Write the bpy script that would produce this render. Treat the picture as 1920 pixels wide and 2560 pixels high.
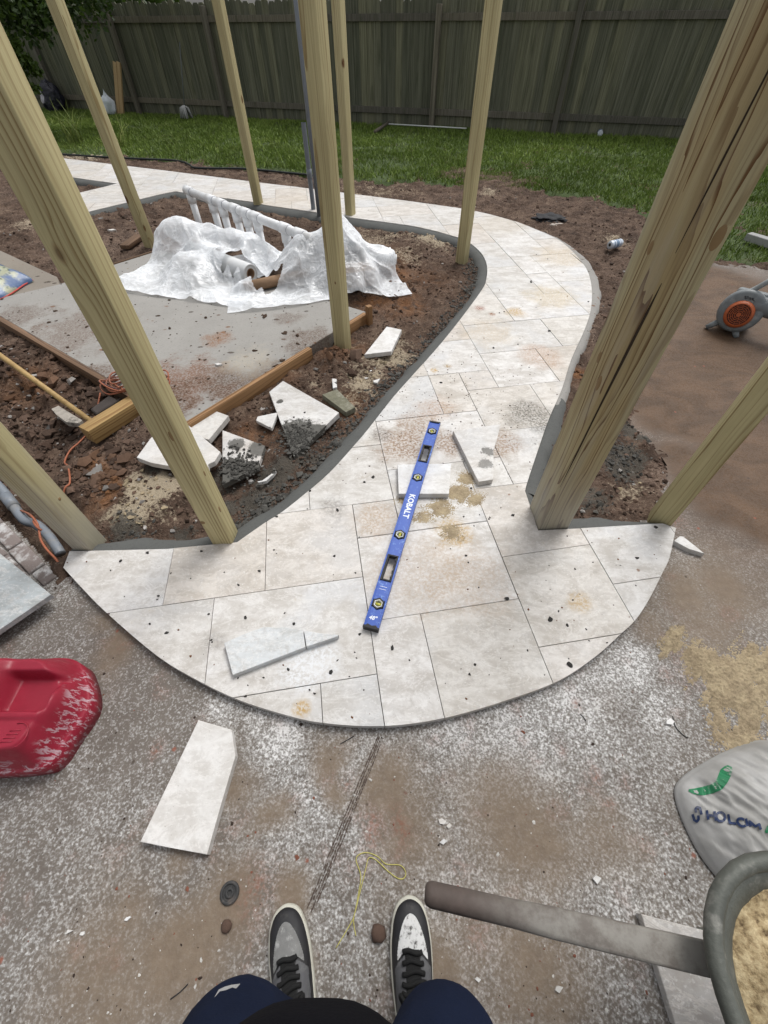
import bpy, bmesh, math, random
import numpy as np
from mathutils import Vector, Matrix
from mathutils.bvhtree import BVHTree

random.seed(7)
rng = np.random.default_rng(7)
sc = bpy.context.scene
for o in list(bpy.data.objects):
    bpy.data.objects.remove(o)
COL = sc.collection

# ------------------------------------------------------------------ camera
FPX, W0, H0 = 1037.9, 1920.0, 2560.0
PITCH, ROLL, CAMH = math.radians(50.49), math.radians(0.757), 1.522
_cr, _sr, _cp, _sp = math.cos(ROLL), math.sin(ROLL), math.cos(PITCH), math.sin(PITCH)
RM = np.array([[1, 0, 0], [0, -_sp, _cp], [0, -_cp, -_sp]]) @ np.array([[_cr, -_sr, 0], [_sr, _cr, 0], [0, 0, 1]])
cam_d = bpy.data.cameras.new('camera')
cam_d.sensor_fit = 'HORIZONTAL'; cam_d.sensor_width = 36.0
cam_d.lens = 36.0 * FPX / W0
cam_d.clip_start = 0.02; cam_d.clip_end = 400
cam = bpy.data.objects.new('camera', cam_d); COL.objects.link(cam)
cam.matrix_world = Matrix(((RM[0, 0], -RM[0, 1], -RM[0, 2], 0), (RM[1, 0], -RM[1, 1], -RM[1, 2], 0),
                           (RM[2, 0], -RM[2, 1], -RM[2, 2], CAMH), (0, 0, 0, 1)))
sc.camera = cam

# ------------------------------------------------------------------ world, sun, exposure
SUN_EL, SUN_AZ = math.radians(60), math.radians(35)
wd = bpy.data.worlds.new('World'); sc.world = wd; wd.use_nodes = True
wn = wd.node_tree; wn.nodes.clear()
sky = wn.nodes.new('ShaderNodeTexSky'); sky.sky_type = 'NISHITA'; sky.sun_disc = False
sky.sun_elevation = SUN_EL; sky.sun_rotation = SUN_AZ; sky.air_density = 1.0; sky.dust_density = 4.0; sky.ozone_density = 1.0
hs = wn.nodes.new('ShaderNodeHueSaturation'); hs.inputs['Saturation'].default_value = 0.18
bg = wn.nodes.new('ShaderNodeBackground'); bg.inputs['Strength'].default_value = 0.15
wo = wn.nodes.new('ShaderNodeOutputWorld')
wn.links.new(sky.outputs[0], hs.inputs['Color']); wn.links.new(hs.outputs[0], bg.inputs[0]); wn.links.new(bg.outputs[0], wo.inputs[0])
sd = bpy.data.lights.new('sun', 'SUN'); sd.energy = 1.4; sd.angle = math.radians(24); sd.color = (1.0, 0.985, 0.96)
sun = bpy.data.objects.new('sun', sd); COL.objects.link(sun)
_sdv = Vector((math.sin(SUN_AZ) * math.cos(SUN_EL), math.cos(SUN_AZ) * math.cos(SUN_EL), math.sin(SUN_EL)))
sun.rotation_euler = _sdv.to_track_quat('Z', 'Y').to_euler(); sun.location = (0, 4, 8)
vs = sc.view_settings
vs.view_transform = 'Standard'; vs.look = 'None'; vs.gamma = 1.0; vs.use_curve_mapping = False
vs.exposure = 0.27
sc.cycles.use_denoising = True
sc.cycles.max_bounces = 8; sc.cycles.transparent_max_bounces = 16
sc.cycles.caustics_reflective = False; sc.cycles.caustics_refractive = False

# ------------------------------------------------------------------ layout helpers
CAM = np.array([0, 0, CAMH])
def ray(px, py):
    d = RM @ np.array([(px - W0 / 2) / FPX, (py - H0 / 2) / FPX, 1.0])
    return d
def G(px, py, z=0.0):                      # a point of the place at height z, from survey marks read off the photograph
    d = ray(px, py); return CAM + d * (z - CAMH) / d[2]
def GL(pts, z=0.0): return [G(x, y, z) for x, y in pts]
def AT(px, py, r):                         # a point at horizontal distance r
    d = ray(px, py); return CAM + d * r / math.hypot(d[0], d[1])

def _h(ix, iy, s):
    n = (ix.astype(np.int64) * 374761393 + iy.astype(np.int64) * 668265263 + s * 974634621) & 0x7fffffff
    n = (n ^ (n >> 13)) * 1274126177 & 0x7fffffff
    n = n ^ (n >> 16)
    return (n & 0xffff) / 65535.0
def vnoise(x, y, s=0):
    x = np.asarray(x, float); y = np.asarray(y, float)
    ix, iy = np.floor(x), np.floor(y); fx, fy = x - ix, y - iy
    fx = fx * fx * (3 - 2 * fx); fy = fy * fy * (3 - 2 * fy)
    a = _h(ix, iy, s); b = _h(ix + 1, iy, s); c = _h(ix, iy + 1, s); d = _h(ix + 1, iy + 1, s)
    return (a * (1 - fx) + b * fx) * (1 - fy) + (c * (1 - fx) + d * fx) * fy
def fbm(x, y, f=1.0, o=5, s=0, g=0.5):
    v = 0; a = 1.0; t = 0
    for k in range(o):
        v = v + a * vnoise(np.asarray(x) * f + 17.3 * k, np.asarray(y) * f - 9.1 * k, s + k); t += a; a *= g; f *= 2.03
    return v / t
def inpoly(x, y, poly):
    ins = np.zeros(np.shape(x), bool); n = len(poly); j = n - 1
    for i in range(n):
        xi, yi, xj, yj = poly[i][0], poly[i][1], poly[j][0], poly[j][1]
        if yi != yj:
            c = ((yi > y) != (yj > y)) & (x < (xj - xi) * (y - yi) / (yj - yi) + xi)
            ins ^= c
        j = i
    return ins
def blur(m, k):
    for ax in (0, 1):
        for _ in range(2):
            c = np.cumsum(np.pad(m, [(k + 1, k) if a == ax else (0, 0) for a in (0, 1)], mode='edge'), axis=ax)
            m = (c[2 * k + 1:] - c[:-(2 * k + 1)]) / (2 * k + 1) if ax == 0 else (c[:, 2 * k + 1:] - c[:, :-(2 * k + 1)]) / (2 * k + 1)
    return m
def sstep(x, a, b):
    t = np.clip((x - a) / (b - a), 0, 1); return t * t * (3 - 2 * t)
def blobs(X, Y, lst, z=-0.035):
    m = np.zeros_like(X)
    for px, py, r, s in lst:
        c = G(px, py, z); m = np.maximum(m, s * np.exp(-((X - c[0]) ** 2 + (Y - c[1]) ** 2) / r ** 2))
    return m
def cr(pts, sub=4, closed=False):          # Catmull-Rom through points
    P = [np.array(p, float) for p in pts]; out = []; n = len(P)
    for i in range(n if closed else n - 1):
        p0 = P[(i - 1) % n] if (closed or i > 0) else P[0]
        p1, p2 = P[i], P[(i + 1) % n]
        p3 = P[(i + 2) % n] if (closed or i + 2 < n) else P[-1]
        for k in range(sub):
            t = k / sub
            out.append(0.5 * (2 * p1 + (p2 - p0) * t + (2 * p0 - 5 * p1 + 4 * p2 - p3) * t * t + (3 * p1 - p0 - 3 * p2 + p3) * t ** 3))
    if not closed: out.append(P[-1])
    return out

# ------------------------------------------------------------------ object helpers
def tag(o, label=None, cat=None, group=None, kind=None):
    if label: o['label'] = label
    if cat: o['category'] = cat
    if group: o['group'] = group
    if kind: o['kind'] = kind
    return o
def empty(name, loc=(0, 0, 0), rz=0.0):
    o = bpy.data.objects.new(name, None); COL.objects.link(o); o.empty_display_size = 0.1
    o.location = loc; o.rotation_euler = (0, 0, rz); return o
def link(name, me, m=None, parent=None, smooth=False):
    o = bpy.data.objects.new(name, me); COL.objects.link(o)
    if m is not None:
        me.materials.clear()
        for k in (m if isinstance(m, (list, tuple)) else [m]): me.materials.append(k)
    if smooth:
        me.polygons.foreach_set('use_smooth', [True] * len(me.polygons))
    if parent is not None: o.parent = parent
    return o
def mesh(name, V, F, m=None, parent=None, smooth=False):
    me = bpy.data.meshes.new(name); me.from_pydata([tuple(map(float, v)) for v in V], [], F); me.update()
    return link(name, me, m, parent, smooth)
def bmobj(name, bm, m=None, parent=None, smooth=False, recalc=True):
    if recalc: bmesh.ops.recalc_face_normals(bm, faces=bm.faces)
    me = bpy.data.meshes.new(name); bm.to_mesh(me); bm.free()
    return link(name, me, m, parent, smooth)
def npmesh(name, V, Q, m=None, parent=None, smooth=True):   # big meshes from arrays (quads or tris)
    me = bpy.data.meshes.new(name); k = Q.shape[1]
    me.vertices.add(len(V)); me.vertices.foreach_set('co', np.asarray(V, np.float32).ravel())
    me.loops.add(Q.size); me.loops.foreach_set('vertex_index', Q.astype(np.int32).ravel())
    me.polygons.add(len(Q)); me.polygons.foreach_set('loop_start', np.arange(0, Q.size, k, dtype=np.int32))
    me.update(calc_edges=True); me.validate()
    return link(name, me, m, parent, smooth)
def attr(o, name, C):                       # point colour attribute from N x 4
    a = o.data.color_attributes.new(name, 'FLOAT_COLOR', 'POINT'); a.data.foreach_set('color', np.asarray(C, np.float32).ravel())
def gridq(nx, ny):
    i = np.arange(nx - 1)[:, None] * ny + np.arange(ny - 1)[None, :]
    return np.stack([i, i + ny, i + ny + 1, i + 1], -1).reshape(-1, 4)
def bm_box(bm, lo, hi, bev=0.0, mtx=None):
    M = Matrix.Translation([(a + b) / 2 for a, b in zip(lo, hi)]) @ Matrix.Diagonal([abs(b - a) for a, b in zip(lo, hi)] + [1])
    if mtx is not None: M = mtx @ M
    r = bmesh.ops.create_cube(bm, size=1, matrix=M)
    if bev:
        es = list({e for v in r['verts'] for e in v.link_edges})
        bmesh.ops.bevel(bm, geom=es, offset=bev, segments=2, affect='EDGES', profile=0.5)
def bm_prism(bm, poly, z0, z1, bev=0.0):
    vs_ = [bm.verts.new((p[0], p[1], z1)) for p in poly]
    try: f = bm.faces.new(vs_)
    except ValueError: return
    if f.calc_area() < 1e-6: return
    f.normal_update()
    if f.normal.z < 0: f.normal_flip()
    r = bmesh.ops.extrude_face_region(bm, geom=[f])
    nv = [g for g in r['geom'] if isinstance(g, bmesh.types.BMVert)]
    top = [g for g in r['geom'] if isinstance(g, bmesh.types.BMFace)][0]
    for v in vs_: v.co.z = z0
    if bev:
        bmesh.ops.bevel(bm, geom=list(top.edges), offset=bev, segments=1, affect='EDGES', clamp_overlap=True)
def bm_tube(bm, pts, rad, seg=10, caps=True):
    P = [Vector(p) for p in pts]; n = len(P); rings = []
    R_ = rad if isinstance(rad, (list, tuple)) else [rad] * n
    up = Vector((0, 0, 1)); prev = None
    for i in range(n):
        t = (P[min(i + 1, n - 1)] - P[max(i - 1, 0)]).normalized()
        if prev is None:
            a = t.cross(up) if abs(t.z) < 0.95 else t.cross(Vector((1, 0, 0)))
        else:
            a = prev - t * prev.dot(t)
        a.normalize(); prev = a; b = t.cross(a)
        rings.append([bm.verts.new(P[i] + (a * math.cos(2 * math.pi * k / seg) + b * math.sin(2 * math.pi * k / seg)) * R_[i]) for k in range(seg)])
    for i in range(n - 1):
        for k in range(seg):
            bm.faces.new((rings[i][k], rings[i][(k + 1) % seg], rings[i + 1][(k + 1) % seg], rings[i + 1][k]))
    if caps:
        bm.faces.new(rings[0][::-1]); bm.faces.new(rings[-1])
def tube(name, pts, rad, m, parent=None, seg=10, smooth=True):
    bm = bmesh.new(); bm_tube(bm, pts, rad, seg); return bmobj(name, bm, m, parent, smooth)
def bm_loft(bm, rings, cap0=True, cap1=True):
    R_ = [[bm.verts.new(p) for p in r] for r in rings]; n = len(R_[0])
    for a, b in zip(R_[:-1], R_[1:]):
        for k in range(n): bm.faces.new((a[k], a[(k + 1) % n], b[(k + 1) % n], b[k]))
    if cap0: bm.faces.new(R_[0][::-1])
    if cap1: bm.faces.new(R_[-1])
    return R_
def autosmooth(o, ang=40):
    me = o.data; me.polygons.foreach_set('use_smooth', [True] * len(me.polygons))
    me.set_sharp_from_angle(angle=math.radians(ang))

# ------------------------------------------------------------------ material helpers
class M:
    def __init__(s, name):
        s.m = bpy.data.materials.new(name); s.m.use_nodes = True; s.t = s.m.node_tree
        s.b = s.t.nodes['Principled BSDF']; s.n = s.t.nodes; s.o = s.t.nodes['Material Output']
    def new(s, typ, **kw):
        x = s.n.new(typ)
        for k, v in kw.items(): setattr(x, k, v)
        return x
    def put(s, sock, v):
        if v is None: return
        if isinstance(v, bpy.types.NodeSocket): s.t.links.new(v, sock)
        elif isinstance(v, (tuple, list)):
            sock.default_value = (*v, 1.0) if len(v) == 3 and len(sock.default_value) == 4 else v
        else: sock.default_value = v
    def obj(s): return s.new('ShaderNodeTexCoord').outputs['Object']
    def pos(s): return s.new('ShaderNodeNewGeometry').outputs['Position']
    def rnd(s): return s.new('ShaderNodeObjectInfo').outputs['Random']
    def mapv(s, v, scale=(1, 1, 1), loc=(0, 0, 0)):
        x = s.new('ShaderNodeMapping'); s.put(x.inputs[0], v); x.inputs['Scale'].default_value = scale; s.put(x.inputs['Location'], loc); return x.outputs[0]
    def noise(s, v, scale, detail=4, rough=0.55, dist=0.0):
        x = s.new('ShaderNodeTexNoise'); s.put(x.inputs['Vector'], v); x.inputs['Scale'].default_value = scale
        x.inputs['Detail'].default_value = detail; x.inputs['Roughness'].default_value = rough; x.inputs['Distortion'].default_value = dist
        return x.outputs[0]
    def voro(s, v, scale, feat='F1', out='Distance', rand=1.0):
        x = s.new('ShaderNodeTexVoronoi', feature=feat); s.put(x.inputs['Vector'], v); x.inputs['Scale'].default_value = scale
        x.inputs['Randomness'].default_value = rand; return x.outputs[out]
    def math(s, op, a, b=None, c=None, clamp=False):
        x = s.new('ShaderNodeMath', operation=op); x.use_clamp = clamp
        s.put(x.inputs[0], a); s.put(x.inputs[1], b); s.put(x.inputs[2], c); return x.outputs[0]
    def vmath(s, op, a, b=None):
        x = s.new('ShaderNodeVectorMath', operation=op); s.put(x.inputs[0], a); s.put(x.inputs[1], b)
        return x.outputs['Value'] if op in ('LENGTH', 'DISTANCE', 'DOT_PRODUCT') else x.outputs[0]
    def rng(s, v, a, b, c=0.0, d=1.0):
        x = s.new('ShaderNodeMapRange'); x.interpolation_type = 'SMOOTHSTEP'
        s.put(x.inputs[0], v)
        for i, k in enumerate((a, b, c, d)): x.inputs[i + 1].default_value = k
        return x.outputs[0]
    def ramp(s, v, stops, interp='LINEAR'):
        x = s.new('ShaderNodeValToRGB'); s.put(x.inputs[0], v); e = x.color_ramp.elements; x.color_ramp.interpolation = interp
        while len(e) < len(stops): e.new(0.5)
        for k, (p, c) in zip(e, stops): k.position = p; k.color = (*c, 1)
        return x.outputs[0]
    def mix(s, f, a, b, mode='MIX'):
        x = s.new('ShaderNodeMix', data_type='RGBA', blend_type=mode); s.put(x.inputs[0], f); s.put(x.inputs[6], a); s.put(x.inputs[7], b); return x.outputs[2]
    def sep(s, v):
        x = s.new('ShaderNodeSeparateXYZ'); s.put(x.inputs[0], v); return x.outputs
    def comb(s, a, b, c):
        x = s.new('ShaderNodeCombineXYZ'); s.put(x.inputs[0], a); s.put(x.inputs[1], b); s.put(x.inputs[2], c); return x.outputs[0]
    def vcol(s, name):
        x = s.new('ShaderNodeAttribute', attribute_name=name); y = s.new('ShaderNodeSeparateColor'); s.t.links.new(x.outputs['Color'], y.inputs[0])
        return (y.outputs[0], y.outputs[1], y.outputs[2], x.outputs['Alpha'])
    def bump(s, h, st=0.3, d=0.01, base=None):
        x = s.new('ShaderNodeBump'); s.put(x.inputs['Height'], h); x.inputs['Strength'].default_value = st; x.inputs['Distance'].default_value = d
        if base is not None: s.put(x.inputs['Normal'], base)
        return x.outputs[0]
    def done(s, col=None, rough=None, normal=None, metal=None, spec=None, **kw):
        s.put(s.b.inputs['Base Color'], col); s.put(s.b.inputs['Roughness'], rough); s.put(s.b.inputs['Normal'], normal)
        s.put(s.b.inputs['Metallic'], metal); s.put(s.b.inputs['Specular IOR Level'], spec)
        for k, v in kw.items(): s.put(s.b.inputs[k], v)
        return s.m
def plain(name, col, rough=0.6, var=0.15, scale=12, bump=0.0, metal=0.0, spec=0.4, dirt=None, dirt_amt=0.5):
    m = M(name); v = m.obj(); n = m.noise(v, scale, 5)
    c = m.mix(n, [k * (1 - var) for k in col], [min(1, k * (1 + var)) for k in col])
    if dirt:
        d = m.rng(m.noise(v, scale * 0.6, 6, 0.7), 0.5, 0.68); c = m.mix(m.math('MULTIPLY', d, dirt_amt), c, dirt)
    nr = m.bump(m.noise(v, scale * 8, 3), bump, 0.004) if bump else None
    return m.done(c, rough, nr, metal, spec)

# treated-pine post wood; local z runs along the grain
def wood(name, light, mid, dark, cx=0.05, cy=0.015, freq=115, warp=0.02, knots=1.0, knotscale=2.3, grey=None, seed=0.0, rough=0.7):
    m = M(name); v = m.mapv(m.obj(), (1, 1, 1), (seed, seed * 0.3, seed * 7.1)); vo = m.obj()
    x, y, z = m.sep(vo)
    kd = m.voro(m.mapv(v, (2.2, 2.2, 1.0), (0, 0, seed)), knotscale)
    kmask = m.rng(kd, 0.055, 0.10, 1, 0)
    kb = m.rng(kd, 0.03, 0.33, 1, 0)
    w1 = m.math('MULTIPLY', m.math('SUBTRACT', m.noise(m.mapv(v, (5, 5, 0.55)), 1.6, 3, 0.5), 0.5), warp * 3.2)
    w2 = m.math('MULTIPLY', m.math('SUBTRACT', m.noise(m.mapv(v, (16, 16, 1.4)), 2.0, 3, 0.5), 0.5), warp * 0.35)
    d = m.vmath('LENGTH', m.comb(m.math('ADD', x, cx), m.math('ADD', y, cy), 0.0))
    d = m.math('ADD', m.math('ADD', d, w1), w2)
    d = m.math('ADD', d, m.math('MULTIPLY', kb, 0.014 * knots))
    r = m.math('FRACT', m.math('MULTIPLY', d, freq * 0.8))
    ringvar = m.noise(m.comb(m.math('MULTIPLY', d, 60), 0.3, seed), 1.0, 2)
    lw = m.math('MULTIPLY', m.rng(r, 0.45, 0.97), m.rng(ringvar, 0.36, 0.62, 0.12, 1.0))
    fine = m.noise(m.mapv(v, (160, 160, 2.2)), 1.0, 3, 0.6)
    big = m.noise(m.mapv(v, (4, 4, 0.7)), 1.5, 3)
    c = m.mix(m.rng(big, 0.35, 0.65), light, mid)
    c = m.mix(lw, c, dark)
    c = m.mix(m.math('MULTIPLY', m.rng(fine, 0.4, 0.75), 0.28), c, [k * 0.55 for k in dark])
    if grey:
        low = m.math('ADD', m.rng(z, 0.02, 0.5, 0.8, 0.0), m.math('MULTIPLY', m.rng(m.noise(m.mapv(v, (10, 10, 1.2)), 1.5, 4), 0.5, 0.7), 0.35), clamp=True)
        c = m.mix(m.math('MULTIPLY', low, 0.65), c, grey)
    kc = m.ramp(m.math('FRACT', m.math('MULTIPLY', kd, 55)), [(0, (0.10, 0.05, 0.02)), (0.6, (0.22, 0.12, 0.05)), (1, (0.06, 0.03, 0.015))])
    c = m.mix(m.math('MULTIPLY', kmask, knots, clamp=True), c, kc)
    hgt = m.math('ADD', m.math('MULTIPLY', lw, 0.6), m.math('MULTIPLY', fine, 0.6))
    return m.done(c, rough, m.bump(hgt, 0.35, 0.0025), spec=0.25)

WHITE_T = (0.60, 0.565, 0.515)
def travertine(name, tint=(1, 1, 1), stains=(), mortar=(), speck=1.0, loose=False, white=0.0):
    m = M(name); p = m.pos(); rn = m.rnd()
    off = m.comb(m.math('MULTIPLY', rn, 37.0), m.math('MULTIPLY', rn, 91.0), m.math('MULTIPLY', rn, 13.0))
    q = m.vmath('ADD', p, off)
    n1 = m.noise(m.mapv(q, (1, 1.7, 1)), 7, 8, 0.68, 0.5)
    n2 = m.noise(q, 38, 5, 0.65, 0.6)
    vein = m.rng(m.math('ABSOLUTE', m.math('SUBTRACT', m.noise(m.mapv(q, (1, 2.4, 1)), 4.5, 7, 0.7, 0.9), 0.5)), 0.0, 0.03, 1, 0)
    A = [k * t for k, t in zip((0.60, 0.585, 0.56), tint)]; B = [k * t for k, t in zip((0.445, 0.42, 0.385), tint)]
    Cc = [k * t for k, t in zip((0.515, 0.52, 0.525), tint)]
    c = m.mix(m.rng(n1, 0.36, 0.64), A, B)
    c = m.mix(m.math('MULTIPLY', m.rng(m.noise(q, 2.3, 4), 0.5, 0.66), 0.7), c, Cc)
    c = m.mix(m.math('MULTIPLY', vein, 0.45), c, (0.70, 0.69, 0.67))
    tone = m.ramp(m.math('FRACT', m.math('MULTIPLY', rn, 7.31)), [(0, (1.0, 1.0, 1.0)), (0.35, (0.93, 0.92, 0.91)), (0.55, (1.06, 1.06, 1.07)), (0.8, (0.93, 0.885, 0.84)), (1, (0.98, 0.965, 0.94))])
    c = m.mix(1.0, c, tone, 'MULTIPLY')
    c = m.mix(m.rng(n2, 0.48, 0.72, 0, 0.55), c, (0.40, 0.375, 0.345))
    pits = m.rng(m.noise(q, 150, 2, 0.5), 0.68, 0.76, 0, 0.6); c = m.mix(pits, c, (0.27, 0.24, 0.20)); c = m.mix(m.rng(m.noise(q, 95, 3, .6), .56, .7, 0, .5), c, (0.66, 0.65, 0.63))
    # wear, dirt and spots with shapes of their own
    fine = m.noise(p, 75, 4, 0.7)
    for (px, py, r, s, col) in stains:
        cc = G(px, py, 0)
        dd = m.vmath('DISTANCE', p, tuple(cc))
        dd = m.math('ADD', dd, m.math('MULTIPLY', m.math('SUBTRACT', m.noise(p, 9, 4, 0.6), 0.5), r * 1.6))
        f = m.rng(dd, r * 0.35, r * 1.15, min(1.0, s * 1.2), 0)
        c = m.mix(m.math('MULTIPLY', f, m.rng(fine, 0.42, 0.58, 0.28, 1.0)), c, col)
    if speck:
        vd = m.voro(p, 13.0); vc = m.sep(m.voro(p, 13.0, out='Color'))
        sp = m.math('MULTIPLY', m.rng(m.math('ADD', vd, m.math('MULTIPLY', m.noise(p, 120, 2), 0.10)), 0.10, 0.17, 1, 0), m.rng(vc[0], 0.80, 0.84))
        patch = m.rng(m.noise(p, 1.7, 3), 0.40, 0.62)
        c = m.mix(m.math('MULTIPLY', m.math('MULTIPLY', sp, patch), 0.8 * speck), c, m.mix(m.rng(vc[1], 0.45, 0.55), (0.05, 0.045, 0.04), (0.20, 0.10, 0.05)))
        sm = m.math('MULTIPLY', m.rng(m.noise(p, 4.5, 5, 0.7), 0.62, 0.74), m.rng(fine, 0.45, 0.6, 0.2, 1))
        c = m.mix(m.math('MULTIPLY', sm, 0.55 * speck), c, (0.36, 0.27, 0.15))
    for (px, py, r, s) in mortar:
        cc = G(px, py, 0); dd = m.vmath('DISTANCE', p, tuple(cc))
        dd = m.math('ADD', dd, m.math('MULTIPLY', m.math('SUBTRACT', m.noise(p, 30, 6, 0.85), 0.5), r * 1.9))
        c = m.mix(m.rng(dd, r * 0.85, r, s, 0), c, m.mix(fine, (0.055, 0.053, 0.048), (0.12, 0.115, 0.10)))
    if white: c = m.mix(white, c, (0.74, 0.73, 0.71))
    hgt = m.math('ADD', m.math('MULTIPLY', n2, 0.5), m.math('ADD', m.math('MULTIPLY', pits, -1.0), m.math('MULTIPLY', fine, 0.25)))
    return m.done(c, m.rng(n1, 0.3, 0.7, 0.5, 0.68), m.bump(hgt, 0.25, 0.004), spec=0.3)

BROWN, SAND, GREYDIRT, OCHRE = (0.25, 0.165, 0.105), (0.40, 0.30, 0.17), (0.20, 0.185, 0.17), (0.42, 0.28, 0.11)
m_tile = travertine('travertine', stains=[(1000, 1110, .17, .8, BROWN), (1040, 1060, .14, .6, BROWN), (1115, 1105, .12, .75, BROWN), (1090, 1020, .14, .5, (0.33, 0.19, 0.10)),
    (1250, 1110, .14, .7, BROWN), (1330, 1040, .17, .75, (0.12, 0.11, 0.09)), (1170, 1440, .22, .42, (0.42, 0.31, 0.21)), (1050, 1430, .25, .45, (0.40, 0.315, 0.235)), (940, 1300, .12, .6, (0.37, 0.27, 0.18)),
    (1135, 1330, .10, .7, OCHRE), (1350, 890, .18, .6, (0.38, 0.25, 0.17)), (1220, 830, .22, .4, (0.45, 0.34, 0.2)), (1380, 740, .25, .55, (0.46, 0.36, 0.2)), (1400, 640, .3, .5, (0.45, 0.34, 0.19)),
    (1240, 560, .4, .3, (0.45, 0.36, 0.24)), (1290, 780, .09, .8, OCHRE), (1200, 770, .05, .9, (0.22, 0.07, 0.03)), (1230, 785, .035, .9, (0.22, 0.09, 0.03)), (1455, 1510, .06, .6, OCHRE), (755, 1770, .035, .9, OCHRE),
    (770, 1655, .13, .8, (0.66, 0.67, 0.68)), (540, 1600, .05, .4, GREYDIRT), (1085, 925, .035, .8, OCHRE), (1120, 915, .035, .9, (0.30, 0.20, 0.08)), (830, 1270, .09, .5, GREYDIRT), (950, 1090, .08, .6, GREYDIRT), (740, 520, .7, .3, (0.50, 0.40, 0.28))])
m_tile_loose = travertine('travertine_offcut', speck=0.5, tint=(1.04, 1.06, 1.08), white=0.18)
m_tile_grey = travertine('travertine_grey', tint=(0.92, 0.98, 1.04), speck=0.3)
m_tile_mort = travertine('travertine_mortared', tint=(1.03, 1.04, 1.05), speck=0.8, mortar=[(740, 1095, .17, 1.0), (700, 1005, .022, 1.0), (790, 1085, .10, 1.0)])
m_tile_dirty = travertine('travertine_muddy', tint=(1.0, 1.0, 1.0), speck=1.0, mortar=[(570, 1190, .14, 1.0), (650, 1120, .07, 0.9), (590, 1110, .05, 0.9), (620, 1180, .09, 1.0)])
m_tile_dusty = travertine('travertine_smeared', speck=0.6, tint=(1.03, 1.03, 1.03), mortar=[(1218, 1140, .05, .8), (1212, 1170, .05, .7)])

# patio concrete: vertex masks dust / mud / rust / wet
def patio_mat():
    m = M('patio_concrete'); p = m.pos(); dust, mud, rust, wet = m.vcol('mask')
    fine = m.noise(p, 95, 3, 0.6); fine2 = m.noise(p, 210, 2, 0.6); mid = m.noise(p, 14, 5, 0.65)
    pit = m.mix(mid, (0.095, 0.080, 0.068), (0.185, 0.163, 0.142))
    agg = m.mix(m.rng(fine2, 0.35, 0.65), (0.235, 0.225, 0.21), (0.42, 0.41, 0.395))
    fc = m.rng(fine, 0.36, 0.64); gc = m.rng(m.noise(p, 150, 2, 0.5), 0.36, 0.64)
    f = m.math('ADD', m.math('ADD', m.math('MULTIPLY', m.math('SUBTRACT', fc, 0.5), 0.75), m.math('MULTIPLY', m.math('SUBTRACT', gc, 0.5), 0.75)), m.math('ADD', m.math('MULTIPLY', dust, 1.0), m.math('MULTIPLY', m.math('SUBTRACT', mid, 0.5), 0.9)))
    c = m.mix(m.rng(f, -0.50, 0.62), pit, agg)
    c = m.mix(m.math('MULTIPLY', m.rng(m.math('ADD', f, m.math('MULTIPLY', m.math('SUBTRACT', fine2, 0.5), 0.8)), 0.46, 1.15), 0.82), c, (0.68, 0.67, 0.66))
    mc = m.mix(m.noise(p, 30, 4), (0.125, 0.092, 0.064), (0.235, 0.182, 0.132))
    mf = m.math('MULTIPLY', mud, m.rng(m.math('ADD', fine, m.math('MULTIPLY', mud, 0.6)), 0.38, 0.80), clamp=True)
    c = m.mix(m.math('MULTIPLY', mf, 0.9), c, mc)
    rc = m.mix(mid, (0.16, 0.048, 0.032), (0.25, 0.105, 0.055))
    c = m.mix(m.math('MULTIPLY', rust, m.rng(fine, 0.35, 0.7), clamp=True), c, rc)
    wc = m.mix(m.rng(m.noise(m.mapv(p, (1, 1.7, 1)), 3.2, 5, 0.6, 0.8), 0.3, 0.7), (0.070, 0.044, 0.027), (0.120, 0.074, 0.045))
    wc = m.mix(m.rng(fine2, 0.62, 0.75, 0, .25), wc, (0.22, 0.16, 0.12))
    c = m.mix(wet, c, wc)
    vd = m.voro(p, 17.0); vc = m.sep(m.voro(p, 17.0, out='Color'))
    sp = m.math('MULTIPLY', m.rng(m.math('ADD', vd, m.math('MULTIPLY', m.noise(p, 90, 3), 0.16)), 0.14, 0.24, 1, 0), m.rng(vc[0], 0.86, 0.89))
    c = m.mix(m.math('MULTIPLY', sp, 0.8), c, m.mix(m.rng(vc[1], .4, .6), (0.055, 0.04, 0.03), (0.24, 0.08, 0.05)))
    h = m.math('ADD', m.math('MULTIPLY', fine, 1.0), m.math('MULTIPLY', fine2, 0.6))
    nb = m.bump(h, 0.35, 0.004)
    return m.done(c, m.math('SUBTRACT', m.rng(f, -0.3, 0.5, 0.62, 0.9), m.math('MULTIPLY', wet, 0.12)), nb, spec=0.15)
m_patio = patio_mat()

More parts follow.
